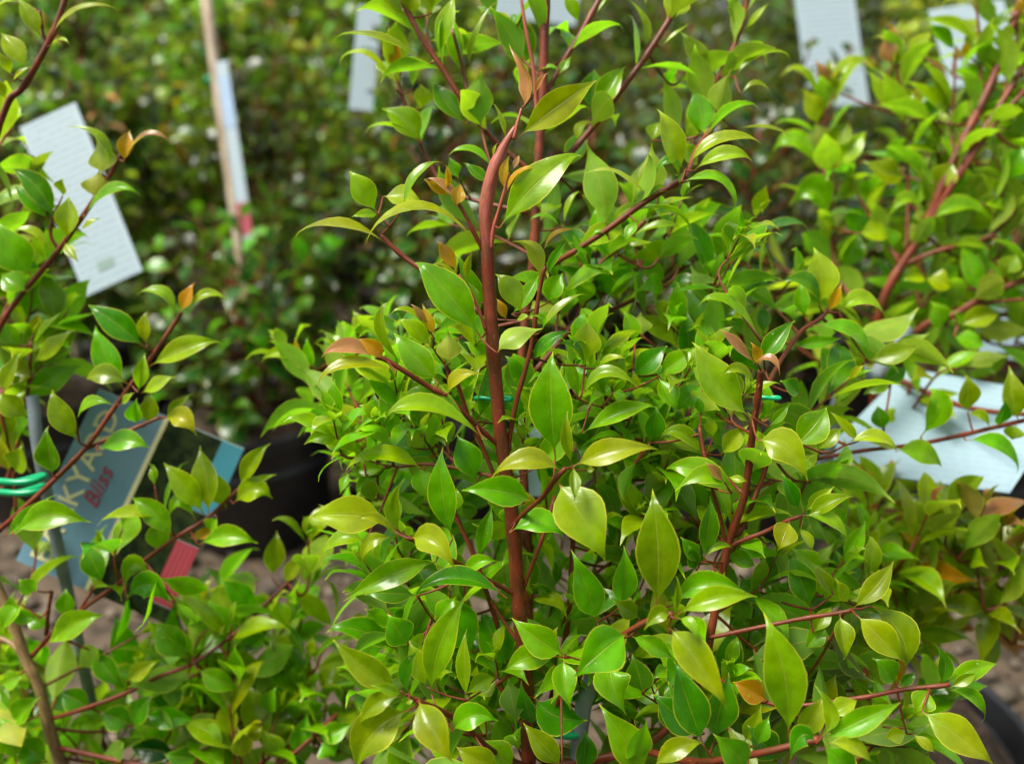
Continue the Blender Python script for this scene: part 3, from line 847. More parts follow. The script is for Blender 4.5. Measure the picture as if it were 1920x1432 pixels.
leaves_from(MAIN, """
# crown top
A 1128 612 1495 345 172 y z34.7 r-8 m1300,478 d-.3 f.22 e
A 1142 490 1062 198 112 p z34.8 r48 m1166,350 f.4
A 1196 425 1258 320 46 p z34.8 r30
A 1070 622 1012 450 62 y z34.9 r55 m1046,535
A 1010 700 1030 640 24 y z35 r40
A 1042 1020 1425 660 200 g z34.4 r16 m1215,812 d-.4 f.12
A 1072 868 1242 745 62 o z34.2 r52 m1130,770
A 1066 850 1092 690 56 o z34.2 r20 m1058,770
A 1100 760 1130 690 36 p z34.3
A 960 1112 408 1082 128 y z35.1 r58 m690,926 d-1.2 f.12
A 560 1108 72 1082 122 y z37.8 r60 m310,1000 d-.5 f.12
A 612 925 782 708 92 g z37.2 r42 m668,790
A 492 950 368 755 138 w z37.6 r8 m430,850
A 500 960 376 968 70 g z38 r30
A 520 880 700 900 150 w z38.8 r30
A 858 912 694 792 78 p z34.8 r42 m790,828
A 845 925 872 815 86 o z34.7 r10
A 806 862 806 728 52 o z34.8 r40
A 818 880 700 800 60 o z35 r-20
K 1632 1212 1014 482 420 b z34.6 r12 m1330,800 d-.3 f.14 e
K 1422 610 1232 328 172 o z34.9 r4 m1330,470
K 1490 830 1138 592 128 y z34.6 r62 m1310,580
K 1520 720 1580 420 118 y z35.1 r50 m1500,560
K 1620 900 1510 700 90 g z35.6 r30
K 1640 1000 1400 430 220 b z36.4 r10
J 470 1010 224 620 260 g z36.2 r14 m370,780 f.1
J 628 700 378 345 215 y z34.8 r6 m590,430 u
J 668 440 992 230 140 o z34.9 r60 m770,290
J 690 660 890 315 140 d z34.9 r30 m770,500 f.5
J 620 1170 1068 790 165 y z34.9 r58 m840,925
J 250 1345 656 1140 310 g z34.2 r34 m400,1190 u f.18
J 640 1150 560 1010 90 b z34.9 r40 m660,1040
J 330 1050 250 850 120 o z35.3 r20
J 420 1050 540 1010 100 w z35.2 r40
J 690 600 705 690 30 y z34.9
J 560 1430 912 1132 190 d z35.8 r34 m690,1260
J 380 1000 620 640 220 b z37.4 r20
J 700 900 840 620 260 b z38.5 r10
# behind the crown
A 960 575 958 318 162 b z41.2 r-10 m950,440 u e
A 895 555 748 350 132 d z42 r20 m800,460
A 690 640 508 480 180 g z43.5 r14 m610,540
A 690 490 690 370 110 w z44.5 r20
A 725 285 284 158 96 l z41.4 r52 m490,172
A 580 400 298 282 82 w z43.4 r52 m440,246
A 600 330 540 120 110 o z43.8 r20
A 650 400 690 250 80 g z44 r40
A 762 265 846 -40 116 g z41.4 r24 m800,110
A 905 305 1022 -10 66 l z42 r44 m932,170
A 870 330 830 60 100 g z42.6 r20
A 1180 335 1098 36 190 d z46 r10 m1130,180
A 1482 512 1612 278 150 b z42.8 r14 m1530,400
A 1450 500 1470 300 150 d z45 r10
A 1390 640 1470 545 80 w z44 r40 m1410,570
A 1340 760 1440 560 120 d z45 r20
A 1012 755 806 686 76 b z39 r44 m920,672
A 1000 815 880 720 76 d z40 r20
A 860 800 820 700 80 b z41.5 r20
A 1200 330 1315 318 56 b z42 r50 m1260,303
A 1310 330 1362 250 56 b z42 r20
A 1692 225 1590 -30 76 l z43 r40 m1680,90
A 1402 105 1330 -40 96 g z42.7 r20
A 1470 70 1580 -60 60 g z42.9 r50
A 620 75 480 -40 110 l z41.5 r30
A 636 62 660 -50 120 y z41.5 r10
A 560 30 640 -60 90 w z42
A 740 60 700 -60 100 y z42
A 1100 140 1010 40 90 w z43.5 r20
A 1760 210 1909 90 46 g z43 r60
# right of the crown
O 850 1085 660 335 370 b z41 r4 m790,690 u f.14
O 1245 830 680 622 190 g z39.2 r58 m930,560 u
O 1290 800 1250 340 300 g z40.5 r6 u
O 1500 650 1310 0 330 w z38.9 r20 m1420,300 d-.5 f.3
O 1550 570 1265 622 150 d z38.6 r40 m1400,490
F 236 826 622 702 110 w z38.9 r36 m400,690
F 268 850 572 796 110 w z38.5 r20 m420,765
F 206 905 494 1056 128 b z38.4 r40 m390,900
O 1500 700 1540 580 70 g z38.8 r30
O 1300 880 1640 800 120 w z40 r50
O 1120 1030 1000 1215 140 b z39 r30 m1060,1110
O 870 1190 690 1170 70 b z39.6 r50 m790,1120 
O 890 1060 1190 870 150 w z40 r30 m1020,930
O 1040 1180 1550 1100 130 g z42 r46 m1320,1060
O 960 1330 1330 1230 110 g z42.6 r52 m1130,1235
O 800 1200 740 890 200 b z42.4 r14
O 460 1080 640 740 90 g z41.8 r44 m520,850
O 440 1080 135 1025 90 b z41 r48 m290,980
O 600 1400 400 1300 180 b z43.2 r20
O 880 1330 700 1190 170 b z42
F 350 400 205 145 150 w z45 r14 m270,270
F 390 580 440 360 165 g z43 r10 u
F 470 380 765 276 100 l z44.5 r54 m620,270
F 480 640 775 700 80 l z44 r56 m650,640
F 500 470 655 462 70 l z44 r50 m580,420
F 500 150 440 0 130 l z46 r14
F 520 150 640 10 60 w z46 r40
F 290 680 250 440 170 b z43.4 r10 m300,560
F 60 700 90 600 120 w z44
F 290 830 200 700 120 g z43.6
# left branch in front
T 1150 470 1058 -15 130 l z33.9 r38 m985,190 f.3
T 1372 560 1052 205 230 b z34.6 r10 m1200,380 f.12 d.3
T 1330 330 1080 130 150 g z35.4 r22 m1200,200
T 1340 270 1036 100 92 y z35 r60 m1180,90
T 1345 250 1258 25 96 o z35 r10
T 1300 190 1185 25 76 p z35 r30
T 1380 190 1350 110 60 g z35.2
K 1355 1432 1340 1145 300 y z34.9 r6 u v
B 810 566 976 476 92 y z34.4 r34 m862,492 v
T 1030 425 562 390 176 p z33.4 r36 m770,330 f.4
T 1000 405 812 262 140 o z33.2 r16 m920,320
T 1090 490 520 590 150 y z33.2 r44 m760,440 d-.6
T 1085 440 985 285 70 b z34.6 r20
B 975 772 498 682 148 g z34.2 r48 m720,622 d-.9
B 930 720 596 598 132 b z34.9 r36 m730,578
B 945 690 992 400 88 d z37 r14
B 880 600 925 520 70 b z36.6 r20
B 1040 700 900 590 90 b z37.4
B 950 720 1030 760 110 b z37.6
B 940 960 850 745 156 b z37.4 r8
B 1010 430 880 330 100 b z37.8
# cluster on the short twig in front
B 1292 852 1275 368 238 b z34 r12 m1272,610 d-.8 f.10 e
B 1366 884 1344 640 84 l z32.7 r14 f.5
B 1372 893 1768 810 150 y z32.6 r26 m1560,822 d-.4 f.22
B 1322 918 988 942 136 y z32.6 r34 m1165,862 f.2
B 1300 962 1526 1330 282 y z32.9 r10 m1418,1132 d-1.2 f.14 v
B 1372 888 1380 1052 78 l z32.2 r10 d-.8 f.5
B 1430 910 1470 905 40 y z33
B 1196 1046 862 1000 176 b z33.8 r14 m1030,1000 d-.8 v
B 832 1216 784 800 158 b z34.6 r8 m786,1010 d-.5 f.2
B 1085 1190 1352 1226 150 b z35.4 r40 m1230,1140
B 840 1100 850 985 76 b z37 r10
C 950 480 1022 225 96 b z37.4 r10
B 1200 900 1380 700 150 b z36.6 r10
B 1090 930 1180 780 140 w z38
# right of the cluster
N 660 600 690 178 330 w z36.6 r6 m660,390 f.2
N 650 620 402 404 130 d z36 r42 m570,430
N 690 610 742 470 90 g z35.8
N 760 620 1036 534 100 w z36 r44 m880,530
N 622 880 1145 800 190 g z35.8 r40 m840,660 d-.6
N 600 900 480 480 170 b z37 r24
N 800 970 740 800 150 g z36.8 r10 u
N 900 850 1030 870 120 b z36.6 r30
N 620 1210 1330 936 260 b z36.4 r34 m960,1030 d-.4
N 1310 700 1480 1010 280 b z38 r20 d-.6
N 1300 680 1640 420 240 b z38.6 r14
N 1080 690 1400 400 270 d z38.8 r16 m1230,560
N 1240 1290 1300 960 260 d z38 r10
N 1100 400 1000 100 230 b z40.5 r6
N 1160 330 1150 130 260 g z41 r4 u
N 1600 620 1560 60 260 d z42 r10
N 1760 420 1750 60 300 w z42 r10
N 1720 1420 1310 1250 210 l z37 r30 m1500,1200
N 1800 1240 1760 1040 140 w z38
N 1690 1040 1660 860 110 d z37.4
N 880 1000 700 950 190 b z38
# left cluster
B 548 1142 162 1120 200 w z33 r14 m372,1108 f.14 d-.2 e
B 602 1196 622 948 96 l z33 r24 m558,1062
B 574 1186 404 1132 66 y z32.5 r40 m482,1122
B 572 1214 424 1336 84 g z32.6 r26 m462,1232
B 640 1216 846 1362 178 y z32.3 r16 m752,1232 d-1 v
B 655 1200 612 1155 50 g z33
B 440 1232 218 1312 104 g z38.5 r40 m330,1216
C 762 488 328 672 146 b z34 r14 m560,545 d-.6
C 1084 652 628 652 140 d z34.8 r48 m850,560 d-.4
C 892 560 1046 486 96 b z35 r28 m950,490
C 680 640 430 630 120 d z35.4 r30
C 760 760 850 640 120 b z37
C 930 900 760 620 260 b z38.4
C 1090 960 960 700 240 b z38.6
C 640 860 545 720 190 b z37.4
C 700 860 640 840 120 g z36
# bottom left cluster
C 600 1066 288 828 172 y z31.6 r16 m432,955 d-.4
C 742 1082 906 630 170 g z33 r6 m782,850 d-.5 f.18
C 642 1078 692 888 92 d z31.2 r30 m620,968
C 612 1086 462 1040 66 g z31.2 r36
C 606 1092 408 1228 112 l z31.2 r26 m492,1126
C 640 1108 650 1132 40 w z30.8
C 682 1106 842 1400 190 y z31.2 r8 m744,1236 d-1.2
C 648 1150 400 1440 262 y z32 r14 m470,1262 v
C 830 1256 1052 1212 150 b z33 r24 m930,1176 v
C 900 1110 895 780 90 g z34.6 r20
C 720 1050 640 840 140 g z34.6
# lower middle
C 1342 906 1096 734 176 b z34.2 r10 m1214,830
C 1336 922 1372 1158 156 b z33.2 r6 m1340,1035 d-.8 v
C 1320 915 1060 990 150 b z35 r24 m1180,915
C 1624 806 1380 1016 262 b z32.6 r8 m1500,896 d-1 v
C 1550 950 1622 1178 206 b z33.8 r10 m1556,1040 d-.6 v
C 1490 756 1374 428 176 b z34.6 r8 m1436,600
C 1590 690 1610 412 150 b z35.6 r6
C 1756 694 1734 152 236 l z32.2 r8 m1760,425 d-.6 f.14 e
C 1040 1005 925 1075 130 g z36 r20
C 1030 1000 900 1080 120 g z35.8 r10
C 1130 1210 1090 1010 160 d z37 r4 u
C 1210 1100 1450 1198 260 d z37 r24 m1300,1180
C 1200 1230 1140 1020 120 d z37.5
C 1706 1430 1494 1124 200 b z33 r8 m1610,1282
C 1330 1410 1148 1208 136 l z34 r10 m1236,1300
C 1060 1432 846 1318 170 y z33.2 r14
C 1120 1420 960 1280 180 b z36
C 1640 820 1850 930 110 b z33.6 r30
C 1690 1080 1640 900 170 d z37
C 1850 1300 1800 1020 180 d z35.5
C 1680 740 1560 660 110 l z34.4
C 1800 960 1740 1010 90 b z36.4
C 1420 1440 1440 1240 150 d z37.4
# cluster round the tall leaf
D 142 752 12 822 104 l z31.2 r26 m86,742
D 166 736 180 568 62 l z31.2 r20 f.5
D 172 742 558 656 140 g z31.4 r30 m350,668 d-.4 f.3
D 150 700 500 640 150 b z32.4 r24 m300,600
D 180 762 266 884 66 w z30.9 r24 m236,790 d-.6
D 132 800 422 1202 206 y z31.4 r8 m270,965 d-1
D 290 1340 160 946 230 d z33.4 r6 m216,1130
D 340 1330 420 1010 210 d z33.8 r4
D 0 836 168 946 110 b z32.4 r20 m80,898
D 682 1308 568 732 236 g z31.8 r8 m664,1010 d-.5 e
D 592 1140 426 1050 150 o z36 r14
D 480 1330 560 1160 110 g z35
D 540 1350 600 1210 100 b z34
D 850 1318 1224 1144 146 b z31.2 r20 m1020,1230 d-.3 f.3
D 842 1304 800 1072 96 l z31 r30 m884,1190
D 716 1310 850 1112 150 w z32.4 r10
D 870 1210 1010 1130 110 g z32.6 r40
D 812 1336 688 1426 124 d z30.8 r24 m745,1300
D 862 1336 1090 1450 100 w z30.8 r34 m985,1350
D 850 1346 1000 1500 170 b z31.4 r10
D 500 1450 340 1296 180 b z32 r8 v
D 60 1450 304 1330 120 l z32.2 r30 m170,1360
D -40 1450 40 1230 160 b z33
D 300 1290 60 1100 220 d z35.4
D 640 1420 500 1250 180 d z34.6
# right twigs
D 1382 1072 1360 884 90 d z35.2 r24 m1410,965
D 1408 1066 1666 964 106 g z35.2 r26 m1530,1000
D 1430 1080 1560 1010 70 l z34.8 r20
D 1420 1092 1608 1252 92 b z35 r34 m1540,1128
D 1336 1086 1266 1202 136 g z34.6 r20
D 1300 1190 1652 1445 196 w z33.8 r14 m1462,1296 d-.8
D 1180 1060 1080 940 160 b z36.6
D 1200 1070 1275 1010 70 d z36
D 1230 1290 1130 1310 90 l z36.4 r20
D 1260 1290 1370 1380 80 w z36.8 r30
D 1120 1260 1060 1090 150 b z37
D 978 716 1176 490 120 l z35.4 r20 m1090,610
D 962 692 906 574 86 g z35.4 r20
D 922 742 952 962 134 l z35 r6 f.4 d-.5 v
D 1000 746 1236 972 180 y z35 r8 m1110,850 d-.6
D 1070 702 1236 1000 210 l z36 r10 m1200,830
D 790 722 682 450 172 d z38 r10 m740,580
D 890 650 800 500 90 l z38
D 800 830 890 700 100 g z37
D 860 800 760 900 110 b z37.4
D 740 262 662 88 106 d z36 r14 m694,180
D 770 296 996 190 118 l z35.8 r40 m880,226
D 760 268 900 150 90 w z36.4
D 750 286 970 412 96 g z35.6 r36 m880,310
D 690 312 640 452 150 y z35.8 r6 d-.5 v
D 736 340 800 450 80 g z36.2 r30
D 590 420 520 400 70 g z37.5
D 296 492 330 188 116 d z36.6 r10
D 300 482 436 442 46 g z36.4 r44 m370,424
D 392 470 542 522 110 b z37.6 r24
D 280 500 190 380 110 d z37.4
D 260 540 230 420 100 d z37.6
D 350 540 400 580 70 l z37.6
D 860 540 700 430 130 b z39
D 560 640 620 430 150 d z39.6
D 460 560 560 700 130 d z39.4
# right-hand leader
E 586 752 404 566 96 p z34.8 r32 m470,650
E 600 748 782 514 136 d z34.9 r20 m668,640 f.4
E 600 752 560 640 80 o z34.7 r10
E 566 744 700 806 70 p z34.3 r40 m650,724
E 556 1022 274 620 226 w z35 r10 m376,826 f.16 e
E 584 868 398 812 90 l z34.6 r36 m492,776
E 604 638 272 450 104 g z38 r44 m440,440
E 584 1128 842 1338 216 y z34 r8 m730,1170 d-.8 v
E 760 1160 938 952 210 b z36 r10
E 640 1060 746 942 70 d z35 r20 f.4
E 536 1034 462 984 40 g z35
E 600 1032 640 1020 24 p z34.8
E 456 1390 168 1384 124 b z35.2 r32 m330,1300
E 420 1330 326 1230 80 p z35 r20
E 440 1310 536 1330 50 g z35
E 500 1400 108 1262 170 b z36.4 r20 m300,1280
E 316 1206 90 1112 110 l z38 r34 m190,1130
E 400 1200 540 1050 130 w z38
E 310 850 178 982 170 b z38.4 r16
E 520 1240 470 1140 110 b z38
E 640 830 600 1040 120 b z38.6
E 800 900 700 830 120 d z39
E 900 1190 560 1210 120 l z38 
E 1020 1150 1300 1200 100 w z40 r40 m1180,1110
E 880 1180 1010 1060 100 l z39
E 1090 1130 950 980 90 g z40
E 700 1330 760 1420 110 g z38
E 890 460 864 162 210 w z42.2 r6 m900,310 f.3
E 896 466 692 342 124 d z42 r28 m830,338
E 990 492 1240 530 130 w z42 r36 m1110,428
E 860 556 1132 732 150 b z41.8 r38 m1060,590
E 750 652 1010 614 100 b z42.4 r20
E 930 490 1002 346 70 o z42.2 r20
E 612 600 606 446 90 d z43 r14
E 240 650 234 326 250 d z42.4 r8
E 180 560 60 420 170 w z44
E 1130 730 1400 650 130 l z43 r20
E 820 520 800 330 100 b z43
E 1000 830 900 640 170 b z44
E 1120 830 1000 700 150 g z44
# mid-left, softly out of focus
T 860 1070 444 980 220 g z39 r24 m660,930
T 1270 1150 706 1160 170 g z38 r40 m980,1040
T 950 1000 930 610 210 l z40 r8
T 850 850 660 690 160 w z41 r20
T 1060 980 1040 610 150 b z41.4 r10
T 1280 1010 1160 860 150 g z39 r10 u
T 1180 990 1240 1040 70 g z39
T 1130 900 1160 550 160 b z42
T 1150 800 1270 640 150 b z42
T 800 880 540 700 240 b z45 r14
T 620 800 380 730 150 b z46 r24
T 560 480 150 420 160 g z47 r34 m350,370
T 530 470 480 250 120 b z47
T 450 420 400 260 80 o z47
T 760 300 590 260 130 g z46 r34
T 880 260 790 70 150 w z46 r14
T 700 700 680 440 150 b z45.5
T 620 660 500 540 140 b z47
T 760 1170 700 1310 100 b z40.4
T 880 1190 930 1370 170 l z39.6 r10
T 960 1190 800 1300 130 b z40
T 1240 1130 1300 1360 200 b z38.2
T 1010 1130 760 1140 130 g z40
T 1000 820 900 1060 180 b z43
C 560 60 400 180 140 b z41
""")

# twigs deeper in the shrub
for pts, cols in (
        ([(1075, 1008, 40.3), (1130, 960, 42), (1190, 900, 43)], 'dkdb'), ([(1075, 1050, 40.3), (1140, 1060, 43), (1230, 1020, 44)], 'dkd'),
        ([(990, 1050, 40), (1060, 880, 43), (1120, 760, 44)], 'dbd'), ([(985, 620, 42), (1060, 680, 44), (1150, 690, 46)], 'bdb'),
        ([(1108, 1080, 41), (1150, 1180, 42), (1230, 1260, 43)], 'kdd'), ([(1200, 1400, 38.5), (1180, 1330, 40), (1150, 1240, 42)], 'kdd'),
        ([(985, 1250, 37.6), (900, 1220, 40), (800, 1180, 41)], 'bdb'), ([(985, 1250, 37.6), (880, 1300, 39.5), (790, 1250, 41)], 'bdd'),
        ([(892, 1050, 38.4), (800, 1120, 41), (720, 1160, 43)], 'bd'), ([(854, 962, 38.4), (800, 900, 41), (760, 830, 42)], 'bg'),
        ([(990, 1050, 40), (930, 990, 42), (860, 1000, 43)], 'bdb'), ([(985, 600, 42), (900, 620, 43), (850, 640, 44)], 'bdb'),
        ([(1000, 480, 42), (920, 440, 44), (840, 420, 45)], 'bdg'), ([(1000, 700, 42), (880, 730, 44), (790, 740, 46)], 'bbd'),
        ([(1300, 1300, 38), (1260, 1180, 41), (1230, 1080, 43)], 'dkb'), ([(1340, 1150, 37.6), (1430, 1100, 40.5), (1520, 1060, 42)], 'dbd'),
        ([(1340, 1150, 37.6), (1440, 1230, 39), (1560, 1240, 41)], 'dkd'), ([(1300, 1300, 38), (1400, 1340, 39), (1540, 1300, 41)], 'dkb'),
        ([(1366, 1020, 37.2), (1290, 960, 40), (1240, 860, 42)], 'dkd'), ([(1396, 928, 36.6), (1300, 830, 41), (1240, 740, 43)], 'bdb'),
        ([(1411, 815, 36), (1330, 760, 41), (1290, 640, 43)], 'bgb'), ([(1170, 457, 42.8), (1230, 470, 45), (1310, 460, 46)], 'bgd'),
        ([(1187, 562, 45), (1240, 600, 46), (1330, 590, 47)], 'bdb'), ([(1187, 562, 45), (1260, 500, 46), (1300, 420, 47)], 'bgw'),
        ([(1444, 850, 37.6), (1490, 900, 40), (1560, 900, 42)], 'dbb'), ([(1010, 300, 42), (1080, 360, 44), (1120, 400, 45)], 'bd'),
        ([(1215, 100, 43), (1260, 160, 45), (1300, 120, 46)], 'bg'), ([(1018, 150, 42), (960, 90, 44), (920, 20, 45)], 'bd'),
        ([(830, 130, 41.5), (800, 60, 43), (820, -30, 44)], 'gl'), ([(930, 1410, 36), (880, 1440, 37), (800, 1480, 38)], 'bd'),
        ([(1200, 1404, 38.5), (1130, 1420, 39), (1060, 1460, 40)], 'dk'), ([(1450, 1320, 37), (1600, 1390, 38), (1700, 1400, 39)], 'dbg'),
        ([(690, 800, 40.5), (620, 760, 45), (560, 700, 47), (530, 650, 47.5)], 'bbg'), ([(690, 800, 40.5), (650, 720, 45), (640, 640, 46)], 'bgb'),
        ([(1498, 626, 42), (1440, 560, 45), (1400, 490, 46)], 'bgd'), ([(1540, 596, 42.4), (1600, 640, 45), (1680, 650, 46)], 'bgl'),
        ([(1583, 1147, 35.6), (1540, 1230, 38), (1490, 1300, 39)], 'dbk'), ([(972, 1130, 37), (1020, 1180, 40), (1040, 1100, 42)], 'bd')):
    MAIN.shoot(pts, L=3.9, sp=1.8, cols=cols, tipcols='gyb', start=.3, w=8)
# leaf pairs along the bare upper branches
for pts, sp in (([(1085, 270, 43), (1130, 215, 43), (1215, 100, 43), (1290, -20, 43)], 3.3), ([(1060, 110, 42.6), (1090, 62, 42.8), (1135, -20, 43)], 2.6),
                ([(925, 262, 42), (868, 190, 41.5), (830, 130, 41.5), (790, 70, 41.5), (742, -20, 41.5)], 3.0), ([(797, 289, 44), (757, 190, 44), (735, 113, 44)], 2.6),
                ([(1083, 595, 43), (1120, 503, 43), (1170, 457, 42.8), (1210, 413, 42.5)], 2.4), ([(1053, 486, 40.5), (1137, 432, 39.6), (1212, 377, 39.4)], 3.4),
                ([(1310, 275, 42), (1347, 219, 43), (1322, 195, 44), (1352, 135, 45), (1389, 57, 46), (1405, -30, 46)], 2.2),
                ([(1010, 440, 42.3), (1012, 300, 42.3), (1018, 150, 42.3), (1024, -30, 42.3)], 4.2), ([(1360, 1010, 37.6), (1396, 928, 37.2), (1411, 815, 36.8)], 2.4)):
    MAIN.shoot(pts, L=3.6, sp=sp, cols='bgg', tipcols='gyl', start=.04, own_stem=False, seed=9)
rf = random.Random(77)
def inside(x, y, poly):
    c = False
    for i in range(len(poly)):
        (x1, y1), (x2, y2) = poly[i], poly[i - 1]
        if (y1 > y) != (y2 > y) and x < (x2 - x1) * (y - y1) / (y2 - y1) + x1:
            c = not c
    return c
POLY = [(660, 690), (900, 640), (1050, 560), (1200, 480), (1330, 470), (1480, 560), (1520, 800), (1500, 1000), (1650, 1150), (1720, 1300), (1700, 1460), (700, 1460), (720, 1150), (640, 900)]
for k in range(150):
    while True:
        x, y = rf.uniform(600, 1740), rf.uniform(470, 1460)
        if inside(x, y, POLY):
            break
    z = rf.uniform(38.8, 49)
    dx = (x - 1050) * .10 + rf.uniform(-50, 50)
    MAIN.shoot([(x, y, z), (x + dx * .5, y - 45, z + .3), (x + dx, y - rf.uniform(70, 130), z - rf.uniform(-1, 1.5))], L=rf.uniform(3.1, 4.2), sp=1.5,
               cols=rf.choice(('bdb', 'bgd', 'ddb', 'bbg')), tipcols='gyb', start=.1, w=7, seed=k)
for k in range(48):
    while True:
        x, y = rf.uniform(640, 1700), rf.uniform(620, 1460)
        if inside(x, y, POLY):
            break
    z = rf.uniform(37.6, 40)
    dx = (x - 1050) * .08 + rf.uniform(-30, 30)
    MAIN.shoot([(x, y, z), (x + dx * .5, y - 25, z), (x + dx, y - rf.uniform(45, 75), z - rf.uniform(0, 1.2))], L=rf.uniform(2.5, 3.3), sp=.95,
               cols=rf.choice(('bgy', 'bgl', 'bbg')), tipcols='gyl', start=.15, w=7, seed=300 + k)
MAIN.finish()
give_pot(MAIN.root)

# ------------------------------------------------------------------ the shrub beside the blue-grey card
base_l = at(150, 1500, 50)
LEFT = Plant('lilly_pilly_shrub', (base_l[0], base_l[1], 0), 'leafy shrub with a tan woody trunk and the blue-grey name card tied to it')
LEFT.stem3([np.array([base_l[0], base_l[1], .15]), at(140, 1500, 48.5), at(111, 1420, 47.5), at(93, 1365, 47), at(74, 1290, 46.6), (at(48, 1234, 46.4)), at(22, 1160, 46.2), at(-20, 1060, 46), at(-60, 900, 46)], 30, 22, 'trunk', M_BARK)
LEFT.stem([(48, 1234, 46.4), (20, 1205, 46.6), (-20, 1190, 47)], 14, 10, 'branch', M_BARK)
LEFT.stem([(-60, 900, 46), (-50, 640, 45), (-30, 350, 44), (12, 200, 43.6), (43, 164, 43.5), (90, 82, 43.4), (112, 30, 43.4), (130, -30, 43.4)], 16, 14)
LEFT.stem([(88, 88, 43.4), (80, 60, 43.4), (74, 20, 43.2)], 9, 7)
LEFT.stem([(-55, 740, 45.5), (0, 613, 45), (35, 559, 45), (110, 469, 44.6), (176, 375, 44.4), (214, 315, 44.3), (226, 290, 44.3)], 14, 10)
LEFT.stem([(110, 469, 44.7), (95, 440, 44.6), (100, 400, 44.6)], 9, 7)
LEFT.stem([(-60, 1040, 46), (0, 993, 44), (98, 903, 43.6), (164, 836, 43.6), (219, 758, 43.8), (282, 672, 44), (328, 605, 44.2), (340, 585, 44.2)], 13, 10)
LEFT.stem([(164, 840, 43.7), (230, 812, 43.8), (301, 782, 44)], 9, 8)
LEFT.stem([(60, 1230, 46.5), (100, 1185, 46), (149, 1145, 45.4), (223, 1093, 45), (270, 1051, 44.8), (329, 1008, 44.8), (391, 969, 45), (454, 911, 45.2), (466, 900, 45.2)], 11, 9)
LEFT.stem([(88, 1350, 47), (160, 1327, 46.5), (238, 1298, 46.4), (297, 1268, 46.4), (364, 1242, 46.6), (446, 1182, 47.6), (500, 1130, 48.5), (546, 1086, 49)], 11, 8)
LEFT.stem([(105, 1400, 47.2), (300, 1440, 47), (460, 1450, 47), (539, 1420, 47), (632, 1338, 47.5)], 12, 9)
LEFT.stem([(87, 1190, 46.4), (90, 1150, 46.2), (97, 1108, 46)], 11, 8)
LEFT.stem([(0, 760, 46), (25, 890, 46.5), (30, 960, 46.6)], 9, 8)
LEFT.stem([(-30, 980, 46), (20, 880, 47), (48, 760, 47), (56, 690, 47), (58, 640, 47)], 11, 8)
